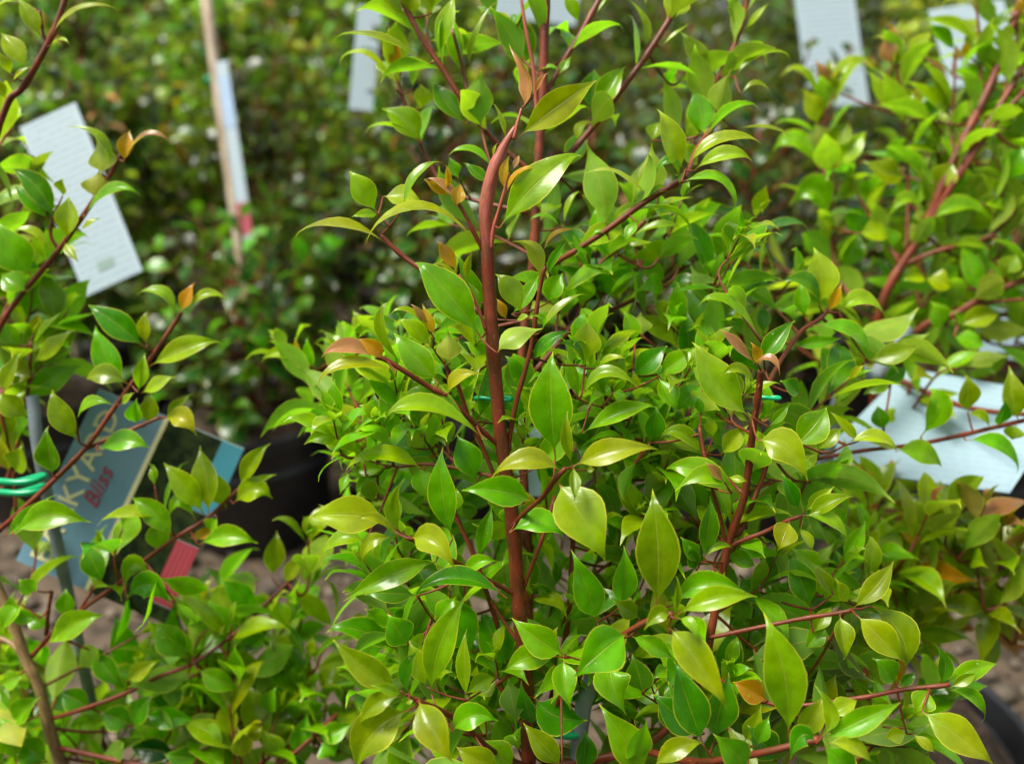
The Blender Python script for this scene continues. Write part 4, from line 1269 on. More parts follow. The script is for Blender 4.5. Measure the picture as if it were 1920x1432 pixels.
leaves_from(LEFT, """
G 192 172 78 -20 112 g r20
G 250 170 572 30 100 y r44 m372,50
G 130 330 0 150 130 w r20
G 52 360 -10 250 66 y r40
G 60 390 152 316 66 y r44
G 30 472 -40 360 96 y r20
G 240 222 336 214 36 w r44 m290,190
G 80 12 -40 60 70 y r50 m20,14
G 530 812 286 608 76 g r52 m466,650
G 490 835 470 668 176 w r6 u
G 596 775 622 618 104 o r6
G 586 780 836 690 80 p r52 m700,650
G 455 955 480 815 194 y r6 u v
G 398 1044 672 932 110 b r36 m540,910
G 262 1062 40 798 156 d r16 m180,900
G 232 1052 60 880 110 d r20
G 300 940 300 850 90 y r10
G 322 1152 328 928 142 g r10
G 384 1104 484 1040 70 w r40
G 262 1212 30 1118 72 g r50 m150,1110
G 150 1322 -20 1050 226 b r10
G 310 1162 378 1258 60 w r20
G 130 1400 0 1310 150 b r20
G 220 1250 180 1090 100 g z45.4
H 690 382 398 164 158 d r16 m560,275 z43.6
H 592 585 448 270 164 b r8 m505,420 z44.4
H 702 375 700 205 96 y r14 z44
H 836 245 634 130 86 g r44 m780,125
H 868 215 932 68 84 o r10
H 884 225 1098 166 80 w r40 m990,135
H 716 476 1058 346 160 w r20 m890,395 z43.8
H 612 562 392 546 124 l r20 m500,515
H 662 602 692 408 96 g r14
H 676 606 838 520 96 g r26
H 580 662 642 600 60 w r30
H 700 760 720 600 110 l r10 z44.6
H 380 842 240 578 150 y r10 m296,710 z43
H 365 745 542 658 96 b r40 m430,655
H 250 1002 212 760 168 d r6 z43.2
H 780 732 936 812 138 y r14 m880,725
H 792 724 922 600 80 l r20
H 650 752 654 630 116 b r10
H 462 884 718 872 134 b r24 m600,832 z43.3
H 60 1282 432 1232 186 b r16 m240,1192 z42.4
H 20 1290 250 1080 120 b z43
H 150 382 312 200 80 g r44
H 150 462 352 290 126 w r24
H 100 380 0 260 120 b z47
H 0 592 90 410 116 l r14 z43
H 130 722 -10 600 150 l r14 z43
H 70 985 100 850 170 y r10 z46
H 40 985 0 800 150 y z46.5
H 160 530 20 500 160 y z46.8
H 1000 1186 950 850 168 l r8
H 980 1190 770 930 136 g r14
H 1090 1160 1010 960 140 w z45.6
H 1150 1056 1292 840 126 l r14
H 1170 1050 1326 990 60 w r40
H 1116 1136 1304 1122 156 g r20 m1230,1065
H 830 1300 612 1098 150 b r16 m740,1180
H 940 1220 802 1220 90 b r36 m860,1120
H 1040 1200 1000 1270 120 b
H 742 1364 760 1180 136 b z45.4
H 950 1332 1236 1330 140 b r20 m1100,1290
H 900 1300 1070 1250 70 o z45.6
I 520 522 424 306 156 d r8 z44.6
I 764 472 628 552 136 b r16 m670,430
I 640 606 866 640 166 b r10 m750,525 z44.4
I 220 842 524 680 176 b r16 m380,724 z44.8
I 236 746 120 680 110 b
I 640 1012 808 900 126 w
I 996 952 1210 1060 156 b r14
I 950 912 784 718 206 b r10 m860,800
I 1240 1012 1180 830 156 b z47
I 470 860 640 1060 150 d z47
I 200 700 30 680 100 b z45
I 100 620 0 760 170 b z45 
I 190 560 90 500 120 b z45
I 90 720 60 560 150 b z45.4
I 0 1030 120 980 120 b z45
I 60 1240 200 1090 170 b z45.4
I 80 1420 0 1180 180 b z45
I 240 1420 80 1310 190 b z45.6
I 320 700 330 540 110 b z46
I 460 1150 300 1060 170 d z47.6
I 500 1170 680 1240 160 d z47
I 660 1240 760 1080 150 d z47
I 720 1180 990 1200 150 b z47.4
I 700 1090 880 980 120 b z47.4
I 1200 780 1040 600 150 b z48
I 1180 800 1030 680 120 w z48
I 1300 650 1110 500 150 b z48.5
I 1380 620 1200 640 130 b z48.8
I 1370 490 1400 250 140 l z49
I 1430 520 1540 380 110 w z49
I 1400 600 1470 760 130 g z49
I 1350 780 1480 900 130 l z49
I 1240 840 1380 740 120 b z49
I 1270 1010 1190 830 130 y z48.6
I 1170 1310 1150 1080 180 g z47
I 1250 1300 1330 1240 120 y z46.6
I 1350 1180 1390 1040 130 b z47.6
I 1500 1380 1560 1170 150 b z47.4
I 1600 1300 1780 1220 150 b z47
I 1440 1400 1330 1260 130 w z47
I 1620 1320 1690 1400 150 b z47
I 1250 1400 1200 1250 150 y z46
I 1000 1400 820 1380 150 d z47.6
I 900 1390 640 1350 160 k z48.5
""")
for pts, cols in (
        ([(-40, 500, 45), (20, 420, 46), (60, 330, 47)], 'bgl'), ([(-50, 640, 45), (0, 600, 47), (30, 520, 48)], 'bg'),
        ([(-30, 350, 44), (-10, 290, 46), (20, 240, 46.5)], 'gby'), ([(-60, 850, 46), (-10, 760, 47.5), (20, 660, 48)], 'bgy'),
        ([(20, 1160, 46.2), (60, 1080, 48), (70, 1010, 49)], 'bdg'), ([(74, 1290, 46.6), (170, 1240, 48), (260, 1190, 49)], 'dbb'),
        ([(93, 1365, 47), (200, 1370, 48), (330, 1330, 49)], 'dbd'), ([(111, 1420, 47.5), (230, 1430, 48), (380, 1390, 49)], 'ddb'),
        ([(300, 1440, 47), (420, 1380, 48), (490, 1290, 49)], 'bdb'), ([(460, 1450, 47), (560, 1390, 49), (640, 1410, 49.5)], 'bd'),
        ([(0, 1200, 46.5), (-10, 1300, 46), (30, 1400, 46)], 'bby'), ([(364, 1242, 46.6), (420, 1280, 48), (500, 1260, 49)], 'bbl'),
        ([(460, 1450, 47), (440, 1390, 46.4), (430, 1320, 46.4)], 'ygb')):
    LEFT.shoot(pts, L=4.0, sp=1.9, cols=cols, tipcols='ygb', start=.25, w=8)
for pts, cols in (([(223, 1093, 45), (215, 1040, 44.6), (230, 990, 44.6)], 'bd'), ([(149, 1145, 45.4), (180, 1090, 45), (185, 1030, 45)], 'lb'),
                  ([(270, 1051, 44.8), (300, 1090, 44.4), (330, 1130, 44.4)], 'bgb'), ([(329, 1008, 44.8), (300, 960, 44.6), (290, 910, 44.8)], 'gb')):
    LEFT.shoot(pts, L=3.9, sp=2.0, cols=cols, tipcols='gb', start=.35, w=7)
POLY_L = [(-60, 1180), (30, 1240), (200, 1330), (330, 1290), (340, 1160), (420, 1130), (540, 1100), (560, 1290), (640, 1390), (660, 1470), (-60, 1470)]
for k in range(40):
    while True:
        x, y = rf.uniform(-60, 680), rf.uniform(1000, 1470)
        if inside(x, y, POLY_L):
            break
    z = rf.uniform(48, 54)
    dx = (x - 200) * .12 + rf.uniform(-50, 50)
    LEFT.shoot([(x, y, z), (x + dx * .5, y - 40, z), (x + dx, y - rf.uniform(50, 110), z - rf.uniform(-1, 1))], L=rf.uniform(3.8, 4.8), sp=1.8,
               cols=rf.choice(('bgb', 'bbd', 'bgg')), tipcols='gyb', start=.1, w=7, seed=k)
for poly, cnt, z0, z1 in (([(-60, 200), (40, 240), (70, 330), (60, 560), (120, 640), (60, 820), (-60, 900)], 16, 46, 50), ([(340, 1140), (560, 1090), (640, 1330), (660, 1470), (300, 1470)], 16, 46.5, 51)):
    for k in range(cnt):
        while True:
            x, y = rf.uniform(-60, 680), rf.uniform(200, 1470)
            if inside(x, y, poly):
                break
        z = rf.uniform(z0, z1)
        LEFT.shoot([(x, y, z), (x + 15, y - 35, z), (x + rf.uniform(-20, 70), y - rf.uniform(60, 110), z - rf.uniform(-1, 1))], L=rf.uniform(3.6, 4.6), sp=1.8,
                   cols=rf.choice(('bgb', 'bgg', 'bbl')), tipcols='gyb', start=.1, w=7, seed=500 + k)
LEFT.finish()
give_pot(LEFT.root)

# ------------------------------------------------------------------ the shrub with forked red branches
base_r = at(1640, 1300, 66)
RIGHTP = Plant('lilly_pilly_shrub', (base_r[0], base_r[1], 0), 'open shrub with thick forked bright red branches above the large pale care card')
RIGHTP.stem3([np.array([base_r[0], base_r[1], .15]), at(1640, 1000, 62), at(1640, 700, 59), at(1653, 573, 57.5), at(1690, 498, 57), at(1728, 438, 56.6), at(1788, 300, 56), at(1856, 162, 56), at(1890, 70, 56), at(1925, -30, 56)], 24, 19, 'stem')
RIGHTP.stem([(1728, 438, 56.6), (1790, 340, 55.6), (1822, 279, 55.4), (1880, 190, 55.2), (1940, 90, 55)], 16, 13)
RIGHTP.stem([(1790, 345, 55.6), (1860, 240, 54.8), (1940, 150, 54.4)], 12, 10)
RIGHTP.stem([(1640, 690, 59), (1732, 611, 57), (1792, 588, 56), (1841, 558, 55.5), (1930, 520, 55)], 17, 15)
RIGHTP.stem([(1760, 600, 56.6), (1840, 570, 55.8), (1935, 560, 55)], 10, 8)
RIGHTP.stem([(1690, 498, 57), (1760, 470, 56), (1860, 440, 55.4), (1940, 340, 55)], 11, 11)
RIGHTP.stem([(1960, 780, 47), (1920, 788, 46.4), (1788, 819, 45.4), (1709, 834, 45), (1615, 845, 44.6), (1532, 860, 44.4)], 12, 9)
RIGHTP.stem([(1640, 690, 59), (1800, 760, 52), (1960, 780, 47)], 14, 12)
RIGHTP.stem([(1640, 1050, 62.5), (1760, 1130, 58), (1880, 1120, 56)], 14, 9)
leaves_from(RIGHTP, """
E 1395 1110 1440 860 190 b r10 m1480,960 z45
E 1540 1110 1400 880 10 b z45
E 1210 1080 1180 950 120 d z45.4
E 1270 1180 1520 1268 160 b r24 m1400,1190
E 1620 1130 1905 1310 150 b r34 m1790,1160
E 1630 990 1630 800 160 l r10 z45.8
E 1620 1000 1740 1080 80 l r30 m1700,1010
E 1880 1030 1840 750 170 l r10 z46
E 1780 1060 1820 920 130 d z46
E 1870 1050 1850 1130 120 l z46
E 1300 1170 1060 1090 100 w r40 z44.8
E 1250 830 1110 900 120 l z47
E 1030 840 1110 720 120 b z48
E 1200 840 1330 760 110 d z47
F 930 440 870 290 110 p r14 z59.5
F 960 470 945 370 110 y z59.4
F 920 600 690 385 110 w r44 m810,370 z59.6
F 890 620 810 430 150 w r10 z59.8
F 960 600 1210 350 130 w r44 m1040,330 z59.4
F 900 740 870 610 190 l r10 z59.4 u v
F 950 740 1040 600 150 l z59.6
F 960 840 1130 640 150 g z59.8
F 890 840 650 750 170 b r30 m780,700 z59.6
F 940 1100 750 1020 230 b r10 m860,950 z59.6
F 900 960 900 860 160 w z59.8
F 980 1000 1130 860 130 w r30 z60
F 960 1180 880 1110 100 b z60.2
F 980 1170 1020 1110 60 y z60
F 1010 1340 1090 1150 170 b z60.4
F 1130 1190 1040 1010 210 b r10 z60.4
F 1260 560 1130 330 130 w r14 z58
F 1290 570 1380 440 130 l z58
F 1250 330 1220 180 110 p z58
F 1270 320 1290 220 110 y z58
F 1330 300 1460 150 110 w r34 z58
F 1550 590 1310 390 150 g r30 z57.4
F 1540 580 1440 380 130 l z57.4
F 1550 370 1370 250 80 p r44 z57
F 1570 250 1440 110 140 b r20 z57
F 1620 280 1700 140 130 w r10 z56.8
F 1600 300 1640 190 60 o z56.6
F 1650 290 1780 315 80 w r34 z56.6
F 1580 600 1860 440 170 g r24 z56.6
F 1700 330 1740 150 120 d z57
F 1330 880 1110 790 190 l r16 m1210,860 z57.6
F 1480 760 1300 730 100 g r44 z57.4
F 1380 640 1480 500 130 w z58
F 1400 1080 1230 1080 110 g r40 m1330,990 z56
F 1440 1100 1780 1120 170 b r40 m1610,1030 z55.8
F 1460 930 1560 800 170 w r16 z56.4
F 1430 1000 1390 870 120 l z56.6
F 1490 1000 1570 1010 60 w z56
F 1700 1010 1900 1020 120 g r40 z55.4
F 1800 990 1700 860 120 l z55.6
F 1820 900 1909 720 190 b z55.4
F 1780 800 1860 720 150 w z55.6
F 1870 580 1830 540 110 l z55
F 1090 1160 1250 1170 190 g r30 z57.5
F 1250 1250 1200 1120 160 b z58
E 1500 580 1450 430 150 b r10 z56
E 1690 400 1600 140 160 b r10 z55.4
E 1800 300 1880 200 120 l z55
E 1820 320 1780 230 90 y z55
E 1580 560 1800 500 150 l r20 z55.6
E 1560 610 1730 660 150 b r26 z55.4
E 1640 600 1560 480 130 b z56.4
E 1420 320 1560 360 170 g r24 z56.4
E 1420 300 1300 330 120 g z57
""")
for pts, cols, tips in (
        ([(1600, 560, 58.5), (1562, 483, 60), (1558, 377, 60), (1547, 226, 59.6), (1552, 150, 59.5)], 'bgw', 'pyo'),
        ([(1700, 480, 57), (1702, 330, 58), (1692, 200, 58), (1675, 80, 58)], 'bgl', 'pyo'),
        ([(1786, 320, 56.2), (1786, 220, 57), (1792, 120, 57)], 'gbw', 'pow'),
        ([(1838, 200, 56), (1838, 90, 56.4), (1826, -30, 56.6)], 'gly', 'oyg'),
        ([(1690, 498, 57), (1640, 420, 58.5), (1600, 350, 59)], 'bgd', 'gyl'),
        ([(1728, 438, 56.6), (1790, 480, 57.4), (1850, 500, 57.6)], 'gbl', 'ygl'),
        ([(1792, 588, 56), (1850, 640, 57), (1910, 650, 57)], 'bgb', 'gyb'),
        ([(1841, 558, 55.5), (1870, 480, 56.4), (1900, 400, 56.6)], 'bgl', 'gyb'),
        ([(1860, 240, 54.8), (1890, 270, 55), (1930, 280, 55)], 'bgw', 'gyw'),
        ([(1880, 190, 55.2), (1900, 110, 56), (1910, 40, 56)], 'bgl', 'goy'),
        ([(1800, 540, 57), (1740, 540, 59), (1680, 560, 60)], 'bdb', 'gb'),
        ([(1653, 573, 57.5), (1600, 540, 60), (1540, 480, 62)], 'bdb', 'gb'),
        ([(1640, 700, 59), (1560, 690, 61), (1480, 640, 62)], 'bgd', 'gyb'),
        ([(1640, 720, 59), (1620, 650, 58), (1660, 600, 58)], 'bgl', 'gyb'),
        ([(1640, 600, 60), (1500, 520, 65), (1420, 480, 66), (1380, 430, 66)], 'gyw', 'ygp'),
        ([(1640, 1000, 62), (1720, 980, 58), (1800, 960, 56), (1850, 930, 55)], 'lyg', 'pyo'),
        ([(1640, 1050, 62.5), (1720, 1080, 57), (1800, 1060, 55), (1870, 1030, 54.5)], 'lyog', 'pyo'),
        ([(1640, 1080, 62.5), (1740, 1130, 57), (1820, 1130, 55), (1880, 1110, 54.5)], 'lyop', 'pyo'),
        ([(1640, 1100, 62.8), (1700, 1170, 58), (1790, 1180, 56)], 'lyg', 'pyo'),
        ([(1640, 980, 62), (1650, 940, 58), (1690, 920, 57)], 'bgd', 'gyb'),
        ([(1640, 1000, 62), (1600, 1010, 58), (1590, 950, 57)], 'bdl', 'gyb'),
        ([(1700, 780, 56), (1760, 700, 52), (1830, 690, 52)], 'gbl', 'gyl')):
    RIGHTP.shoot(pts, L=4.1, sp=2.0, cols=cols, tipcols=tips, start=.25, w=9)
for pts, sp in (([(1690, 498, 57), (1728, 438, 56.6), (1788, 300, 56), (1856, 162, 56), (1890, 70, 56)], 3.0), ([(1790, 340, 55.6), (1880, 190, 55.2), (1940, 90, 55)], 2.8),
                ([(1732, 611, 57), (1841, 558, 55.5), (1930, 520, 55)], 2.6), ([(1760, 470, 56), (1860, 440, 55.4), (1940, 340, 55)], 2.6)):
    RIGHTP.shoot(pts, L=4.0, sp=sp, cols='bgl', tipcols='gyl', start=.04, own_stem=False, seed=5)
POLY_R = [(1640, 620), (1560, 460), (1660, 350), (1760, 330), (1820, 180), (1960, 60), (1960, 680), (1760, 660)]
for k in range(30):
    while True:
        x, y = rf.uniform(1540, 1960), rf.uniform(60, 700)
        if inside(x, y, POLY_R):
            break
    z = rf.uniform(57, 64)
    dx = rf.uniform(-60, 60)
    RIGHTP.shoot([(x, y, z), (x + dx * .5, y - 40, z), (x + dx, y - rf.uniform(60, 110), z - rf.uniform(-1, 1))], L=rf.uniform(3.8, 4.6), sp=1.8,
               cols=rf.choice(('bgb', 'bgd', 'bgl')), tipcols='gyo', start=.1, w=8, seed=k)
POLY_B = [(1580, 960), (1680, 930), (1860, 950), (1900, 1050), (1900, 1170), (1780, 1200), (1640, 1180)]
for k in range(26):
    while True:
        x, y = rf.uniform(1560, 1920), rf.uniform(920, 1200)
        if inside(x, y, POLY_B):
            break
    z = rf.uniform(47, 52)
    dx = rf.uniform(-40, 70)
    RIGHTP.shoot([(x, y + 50, z), (x + dx * .5, y + 10, z), (x + dx, y - rf.uniform(20, 60), z - rf.uniform(-1, 1))], L=rf.uniform(3.4, 4.4), sp=1.8,
               cols=rf.choice(('lgy', 'lyo', 'glp', 'lyg')), tipcols='ypo', start=.1, w=8, seed=k)
RIGHTP.finish()
give_pot(RIGHTP.root)

# ------------------------------------------------------------------ stakes, ties and tags
def slab(name, o, u, v, w, h, mat, parent, thick=.0006, lift=0.0, x0=0.0, y0=0.0):
    """thin card: corner o, unit axes u (across) and v (down); w, h in metres"""
    n = nrm(np.cross(u, v))
    if np.dot(n, FWD) > 0:
        n = -n
    V = []
    for k in (lift, lift + thick):
        for (a, b) in ((0, 0), (w, 0), (w, h), (0, h)):
            V.append(o + u * (x0 + a) + v * (y0 + b) + n * k)
    F = [(0, 3, 2, 1), (4, 5, 6, 7), (0, 1, 5, 4), (1, 2, 6, 5), (2, 3, 7, 6), (3, 0, 4, 7)]
    uv = [(0, 1), (1, 1), (1, 0), (0, 0)] * 2
    loc = np.array(parent.location)
    return link(name, mesh_data(name, np.array(V) - loc, F, mat, uv, None, False), parent, parent.location)

def flat_mat(name, c, rough=.45, c2=None, scale=30.0):
    return simple_mat(name, c, c2 or tuple(min(1, x * 1.08) for x in c), scale, rough)

def printed_mat(name, paper, ink, rows, strength=.35):
    """pale plastic card with rows of fine print too small to read"""
    m, n, l, p = new_mat(name)
    uvn = n.new('ShaderNodeUVMap')
    sep = n.new('ShaderNodeSeparateXYZ'); l.new(uvn.outputs[0], sep.inputs[0])
    fr = math_node(n, l, 'FRACT', math_node(n, l, 'MULTIPLY', sep.outputs[1], rows))
    band = math_node(n, l, 'LESS_THAN', fr, .45)
    inside = math_node(n, l, 'MULTIPLY', math_node(n, l, 'GREATER_THAN', sep.outputs[0], .08), math_node(n, l, 'LESS_THAN', sep.outputs[0], .92))
    noi = n.new('ShaderNodeTexNoise'); noi.inputs['Scale'].default_value = 1.0
    mp = n.new('ShaderNodeMapping'); mp.inputs['Scale'].default_value = (40, rows, 1)
    l.new(uvn.outputs[0], mp.inputs[0]); l.new(mp.outputs[0], noi.inputs['Vector'])
    word = math_node(n, l, 'GREATER_THAN', noi.outputs['Fac'], .45)
    f = math_node(n, l, 'MULTIPLY', math_node(n, l, 'MULTIPLY', math_node(n, l, 'MULTIPLY', band, inside), word), strength)
    l.new(mix_col(n, l, f, paper, ink), p.inputs['Base Color'])
    p.inputs['Roughness'].default_value = .4
    return m

M_WHITE = printed_mat('white_printed_card', (0.30, 0.38, 0.41), (0.10, 0.14, 0.16), 26)
M_PALE = printed_mat('pale_blue_card', (0.25, 0.35, 0.40), (0.17, 0.25, 0.30), 18, .25)
M_BLUE = flat_mat('blue_grey_card', (0.10, 0.20, 0.27), .35, (0.13, 0.25, 0.32), 12)
M_CREAM = flat_mat('cream_print', (0.60, 0.55, 0.30))
M_RED = flat_mat('crimson_print', (0.28, 0.02, 0.04))
M_TEAL = flat_mat('teal_print', (0.02, 0.16, 0.22))
M_YEL = flat_mat('mustard_print', (0.50, 0.38, 0.06))
M_HEDGE = simple_mat('dark_hedge_print', (0.004, 0.010, 0.003), (0.022, 0.034, 0.008), 160.0, .8, spec=.1)
M_DGREY = flat_mat('dark_grey_print', (0.05, 0.06, 0.07))
M_STAKE = simple_mat('grey_stake', (0.13, 0.16, 0.18), (0.20, 0.24, 0.26), 60.0, .5)
M_WOOD = simple_mat('pale_wood', (0.30, 0.22, 0.14), (0.46, 0.38, 0.27), 25.0, .7, .2, .001, 6.0, (3, 3, .3))
M_TIE = flat_mat('green_plastic_tie', (0.0, 0.30, 0.115), .3)

def tag_thing(name, label, o, category='plant tag'):
    r = empty(name, Vector(o))
    tag(r, label, category)
    return r

def quad_axes(a, b, c):
    """a top-left corner, b top-right, c bottom-left as pixel x, y, depth"""
    A, B, C_ = at(*a), at(*b), at(*c)
    u = B - A; w = np.linalg.norm(u); u = u / w
    v = C_ - A; v = v - u * np.dot(v, u); h = np.linalg.norm(v); v = v / h
    return A, u, v, w, h

def words(text, parent, o, u, v, size, mat, lift=.0012, shear=0.0, bold=.0):
    cu = bpy.data.curves.new('lettering', 'FONT')
    cu.body = text
    cu.size = size
    cu.extrude = .0002
    cu.shear = shear
    cu.offset = bold
    cu.materials.append(mat)
    n = nrm(np.cross(u, -v))
    if np.dot(n, FWD) > 0:
        n = -n
    tmp = bpy.data.objects.new('lettering', cu)
    COL.objects.link(tmp)
    me = bpy.data.meshes.new_from_object(tmp.evaluated_get(bpy.context.evaluated_depsgraph_get()))
    bpy.data.objects.remove(tmp)
    ob = bpy.data.objects.new('lettering', me)
    COL.objects.link(ob)
    ob.parent = parent
    ob.matrix_parent_inverse = Matrix.Translation(-Vector(parent.location))
    up = -v
    q = o + n * lift
    ob.matrix_basis = Matrix(((u[0], up[0], n[0], q[0]), (u[1], up[1], n[1], q[1]), (u[2], up[2], n[2], q[2]), (0, 0, 0, 1)))
    return ob

# name card: text runs from the lower corner to the upper one
A, u, v, w, h = quad_axes((30, 1050, 50), (186, 728, 51.5), (345, 1215, 49.5))
card = tag_thing('plant_label', 'blue-grey plant name card with cream capitals and red script, hanging on the tan-trunked shrub', A)
h = .092
slab('card', A, u, v, w, h, M_WHITE, card, .0008, -.0008)
slab('header_panel', A, u, v, w * .995, h * .46, M_BLUE, card, .0003, 0, 0, 0)
slab('cream_stripe', A, u, v, w * .995, h * .03, M_CREAM, card, .0003, 0, 0, h * .46)
slab('photo_panel', A, u, v, w * .995, h * .32, M_HEDGE, card, .0003, 0, 0, h * .49)
slab('mustard_stripe', A, u, v, w * .995, h * .045, M_HEDGE, card, .0003, 0, 0, h * .81)
slab('red_panel', A, u, v, w * .34, h * .145, M_RED, card, .0003, 0, w * .08, h * .855)
slab('dark_panel', A, u, v, w * .075, h * .145, M_HEDGE, card, .0003, 0, 0, h * .855)
slab('dark_panel', A, u, v, w * .17, h * .145, M_HEDGE, card, .0003, 0, w * .425, h * .855)
slab('teal_panel', A, u, v, w * .395, h * .145, M_TEAL, card, .0003, 0, w * .60, h * .855)
for k in range(4):
    slab('print_line', A, u, v, w * .30, h * .004, flat_mat('pale_red_print', (0.46, 0.10, 0.12)), card, .0002, .0004, w * .10, h * (.875 + .03 * k))
words('BACKYARD', card, A + u * w * .04 + v * h * .20, u, v, w * .168, M_CREAM, .0006, 0, .0001)
words('Bliss', card, A + u * w * .40 + v * h * .315, u, v, w * .125, M_RED, .0008, .35, .0)

# long white care tag
A, u, v, w, h = quad_axes((20, 232, 72), (112, 190, 72), (160, 557, 68))
t1 = tag_thing('care_tag', 'long white care tag of fine print hanging aslant behind red-tipped twigs', A)
B_ = at(268, 508, 68); C_ = at(160, 557, 68)
u = nrm(B_ - C_); v = nrm((C_ - at(20, 250, 70)) - u * np.dot(C_ - at(20, 250, 70), u))
w = np.linalg.norm(B_ - C_); h = .150
o = C_ - v * h
slab('card', o, u, v, w, h, M_WHITE, t1)
slab('barcode_mark', o, u, v, w * .28, h * .05, flat_mat('faint_green_print', (0.16, 0.24, 0.20)), t1, .0002, .0007, w * .36, h * .86)

def hang_tag(label, a, b, c, mat, extra=None):
    A, u, v, w, h = quad_axes(a, b, c)
    t = tag_thing('care_tag', label, A)
    slab('card', A, u, v, w, h, mat, t)
    if extra:
        extra(t, A, u, v, w, h)
    return t

hang_tag('white printed care tag hanging above the pink shoot tip of the forked shrub', (1482, -60, 112), (1592, -70, 112), (1575, 200, 110), M_WHITE)
hang_tag('narrow white tag behind arching leaves beside a thin brown twig', (672, 10, 106), (716, 14, 106), (656, 205, 106), M_WHITE)
hang_tag('pale tag showing at the top of the tall rear stem', (930, -60, 120), (1090, -40, 120), (925, 30, 120), M_WHITE)
hang_tag('small white tag between red stems of the forked shrub', (1740, 20, 88), (1880, 0, 88), (1755, 170, 86), M_WHITE)
hang_tag('blue-white tag half hidden beside the forked red branches', (1835, 575, 76), (1935, 590, 76), (1838, 665, 75), M_PALE)
hang_tag('small grey-white tag tucked behind the straight red stem', (955, 800, 46), (1015, 800, 46), (955, 930, 46), M_PALE)

# the big pale card lying in the branches
A = at(1700, 690, 58); B_ = at(1960, 735, 55); C_ = at(1520, 872, 52)
u = nrm(B_ - A); v = C_ - A; v = nrm(v)
t5 = tag_thing('care_card', 'large pale blue care card lying flat across the branch of round leaves', A)
P4 = [A, B_, at(1975, 800, 52), at(1893, 924, 49), C_]
n = nrm(np.cross(P4[1] - P4[0], P4[4] - P4[0]))
if n[2] < 0: n = -n
loc = np.array(t5.location)
V = [p - loc for p in P4] + [p - loc - n * .0007 for p in P4]
link('card', mesh_data('card', V, [(0, 1, 2, 3, 4), (9, 8, 7, 6, 5)] + [(i, (i + 1) % 5, 5 + (i + 1) % 5, 5 + i) for i in range(5)], M_PALE, [(0, 1), (1, 1), (1, .5), (.8, 0), (0, 0)] * 2, None, False), t5, t5.location)

def rod(name, label, p3, rad, mat, cat, hollow=False, group=None):
    root = empty(name, Vector(p3[0]))
    tag(root, label, cat, group)
    path = catmull(p3, 5)
    v, f, uv = tube(path, [rad] * len(path), 14)
    if hollow:
        f = f[:-1]
    link('pole', mesh_data('pole', v - np.array(root.location), f, mat, uv), root, root.location)
    if hollow:
        t = nrm(path[-1] - path[-2])
        v2, f2, uv2 = tube([path[-1] + t * .0003, path[-1] - t * .02], [rad * .72] * 2, 14)
        a = nrm(np.cross(t, np.array([.13, .97, .2]))); b = np.cross(t, a)
        rv, rf = [], []
        for rr in (rad * 1.0, rad * .72):
            for k in range(14):
                th = 2 * math.pi * k / 14
                rv.append(path[-1] + (a * math.cos(th) + b * math.sin(th)) * rr)
        for k in range(14):
            rf.append((k, (k + 1) % 14, 14 + (k + 1) % 14, 14 + k))
        iv = [p - t * .025 for p in rv[14:]]
        rf += [(14 + k, 14 + (k + 1) % 14, 28 + (k + 1) % 14, 28 + k) for k in range(14)]
        rf.append(tuple(range(28, 42)))
        link('rim', mesh_data('rim', np.array(rv + iv) - np.array(root.location), rf, mat, None, None, True), root, root.location)
    return root

def ring_tie(label, c, ax, r, thick, group=None, loops=1):
    """a plastic band wound round a stem and its stake"""
    root = empty('plant_tie', Vector(c)); tag(root, label, 'tie', group)
    a = nrm(np.cross(ax, np.array([.1, .9, .3]))); b = np.cross(ax, a)
    for k in range(loops):
        path = [c + ax * (k * thick * 3.2) + a * r * math.cos(t) + b * r * .55 * math.sin(t) + ax * .08 * r * math.sin(2 * t) for t in np.linspace(0, 2 * math.pi, 28)]
        v, f, uv = tube(path, [thick] * 28, 7)
        link('band', mesh_data('band', v - c, f, M_TIE, uv), root, root.location)
    return root

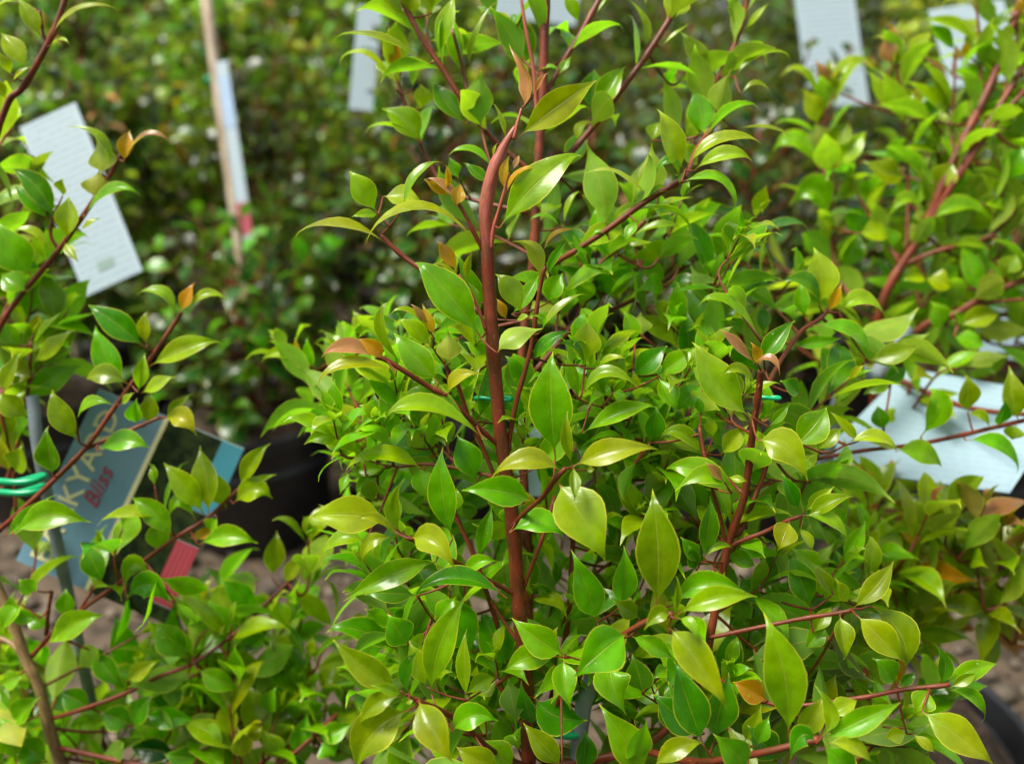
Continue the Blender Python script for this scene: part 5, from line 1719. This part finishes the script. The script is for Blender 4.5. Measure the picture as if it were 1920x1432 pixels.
def floor_below(p):
    return np.array([p[0], p[1], .12])

top = at(60, 742, 46.5); low = at(95, 960, 47.6)
rod('garden_stake', 'grey hollow tube stake beside the blue-grey name card', [floor_below(low + (low - top) * .5), low, top], .0032, M_STAKE, 'stake', True)
ring_tie('bright green double tie round the hollow grey stake', at(42, 920, 44.6), nrm(at(40, 850, 44.6) - at(52, 950, 44.6)), .0125, .0017, None, 2)
low = at(1082, 1440, 39.2); top = at(1112, 1262, 38.6)
rod('garden_stake', 'blue-grey stake standing low behind the straight red stem', [floor_below(low), low, top], .0036, M_STAKE, 'stake', True)
ring_tie('green tie round the straight stem low among its leaves', at(1035, 1362, 39), nrm(UPV), .0145, .0016)
ring_tie('green tie round the straight stem at its middle', at(925, 748, 37.0), nrm(UPV), .0075, .0009)
ring_tie('green tie on the brownish leader beside a glossy olive leaf', at(1442, 746, 37.4), nrm(UPV), .0044, .0008)
top = at(1640, 705, 52); low = at(1560, 800, 51)
rod('garden_stake', 'slanting grey stake running under the large pale care card', [floor_below(at(1470, 1300, 50)), low, top, at(1700, 620, 54)], .0042, M_STAKE, 'stake', True)

p_top, p_low = at(378, -60, 117), at(458, 525, 117)
rod('garden_stake', 'tall pale wooden stake in front of the hedge rows', [floor_below(p_low), p_low, p_top], .0075, M_WOOD, 'stake')
ring_tie('green tie on the tall pale wooden stake', at(404, 150, 118), nrm(p_top - p_low), .014, .003)
def ltag(t, A, u, v, w, h):
    slab('red_end', A, u, v, w, h * .18, M_RED, t, .0006, .0005, 0, h * .80)
    slab('blue_panel', A, u, v, w, h * .30, flat_mat('lilac_blue_print', (0.22, 0.32, 0.44)), t, .0006, .0005, 0, h * .08)
hang_tag('long narrow pale tag with red tip dangling from the wooden stake', (404, 118, 115), (426, 114, 115), (464, 448, 112), M_WHITE, ltag)
p_top, p_low = at(110, -40, 150), at(118, 520, 146)
rod('garden_stake', 'short thin wooden stake behind the long white care tag', [floor_below(p_low), p_low, at(108, 480, 146)], .008, M_WOOD, 'stake')
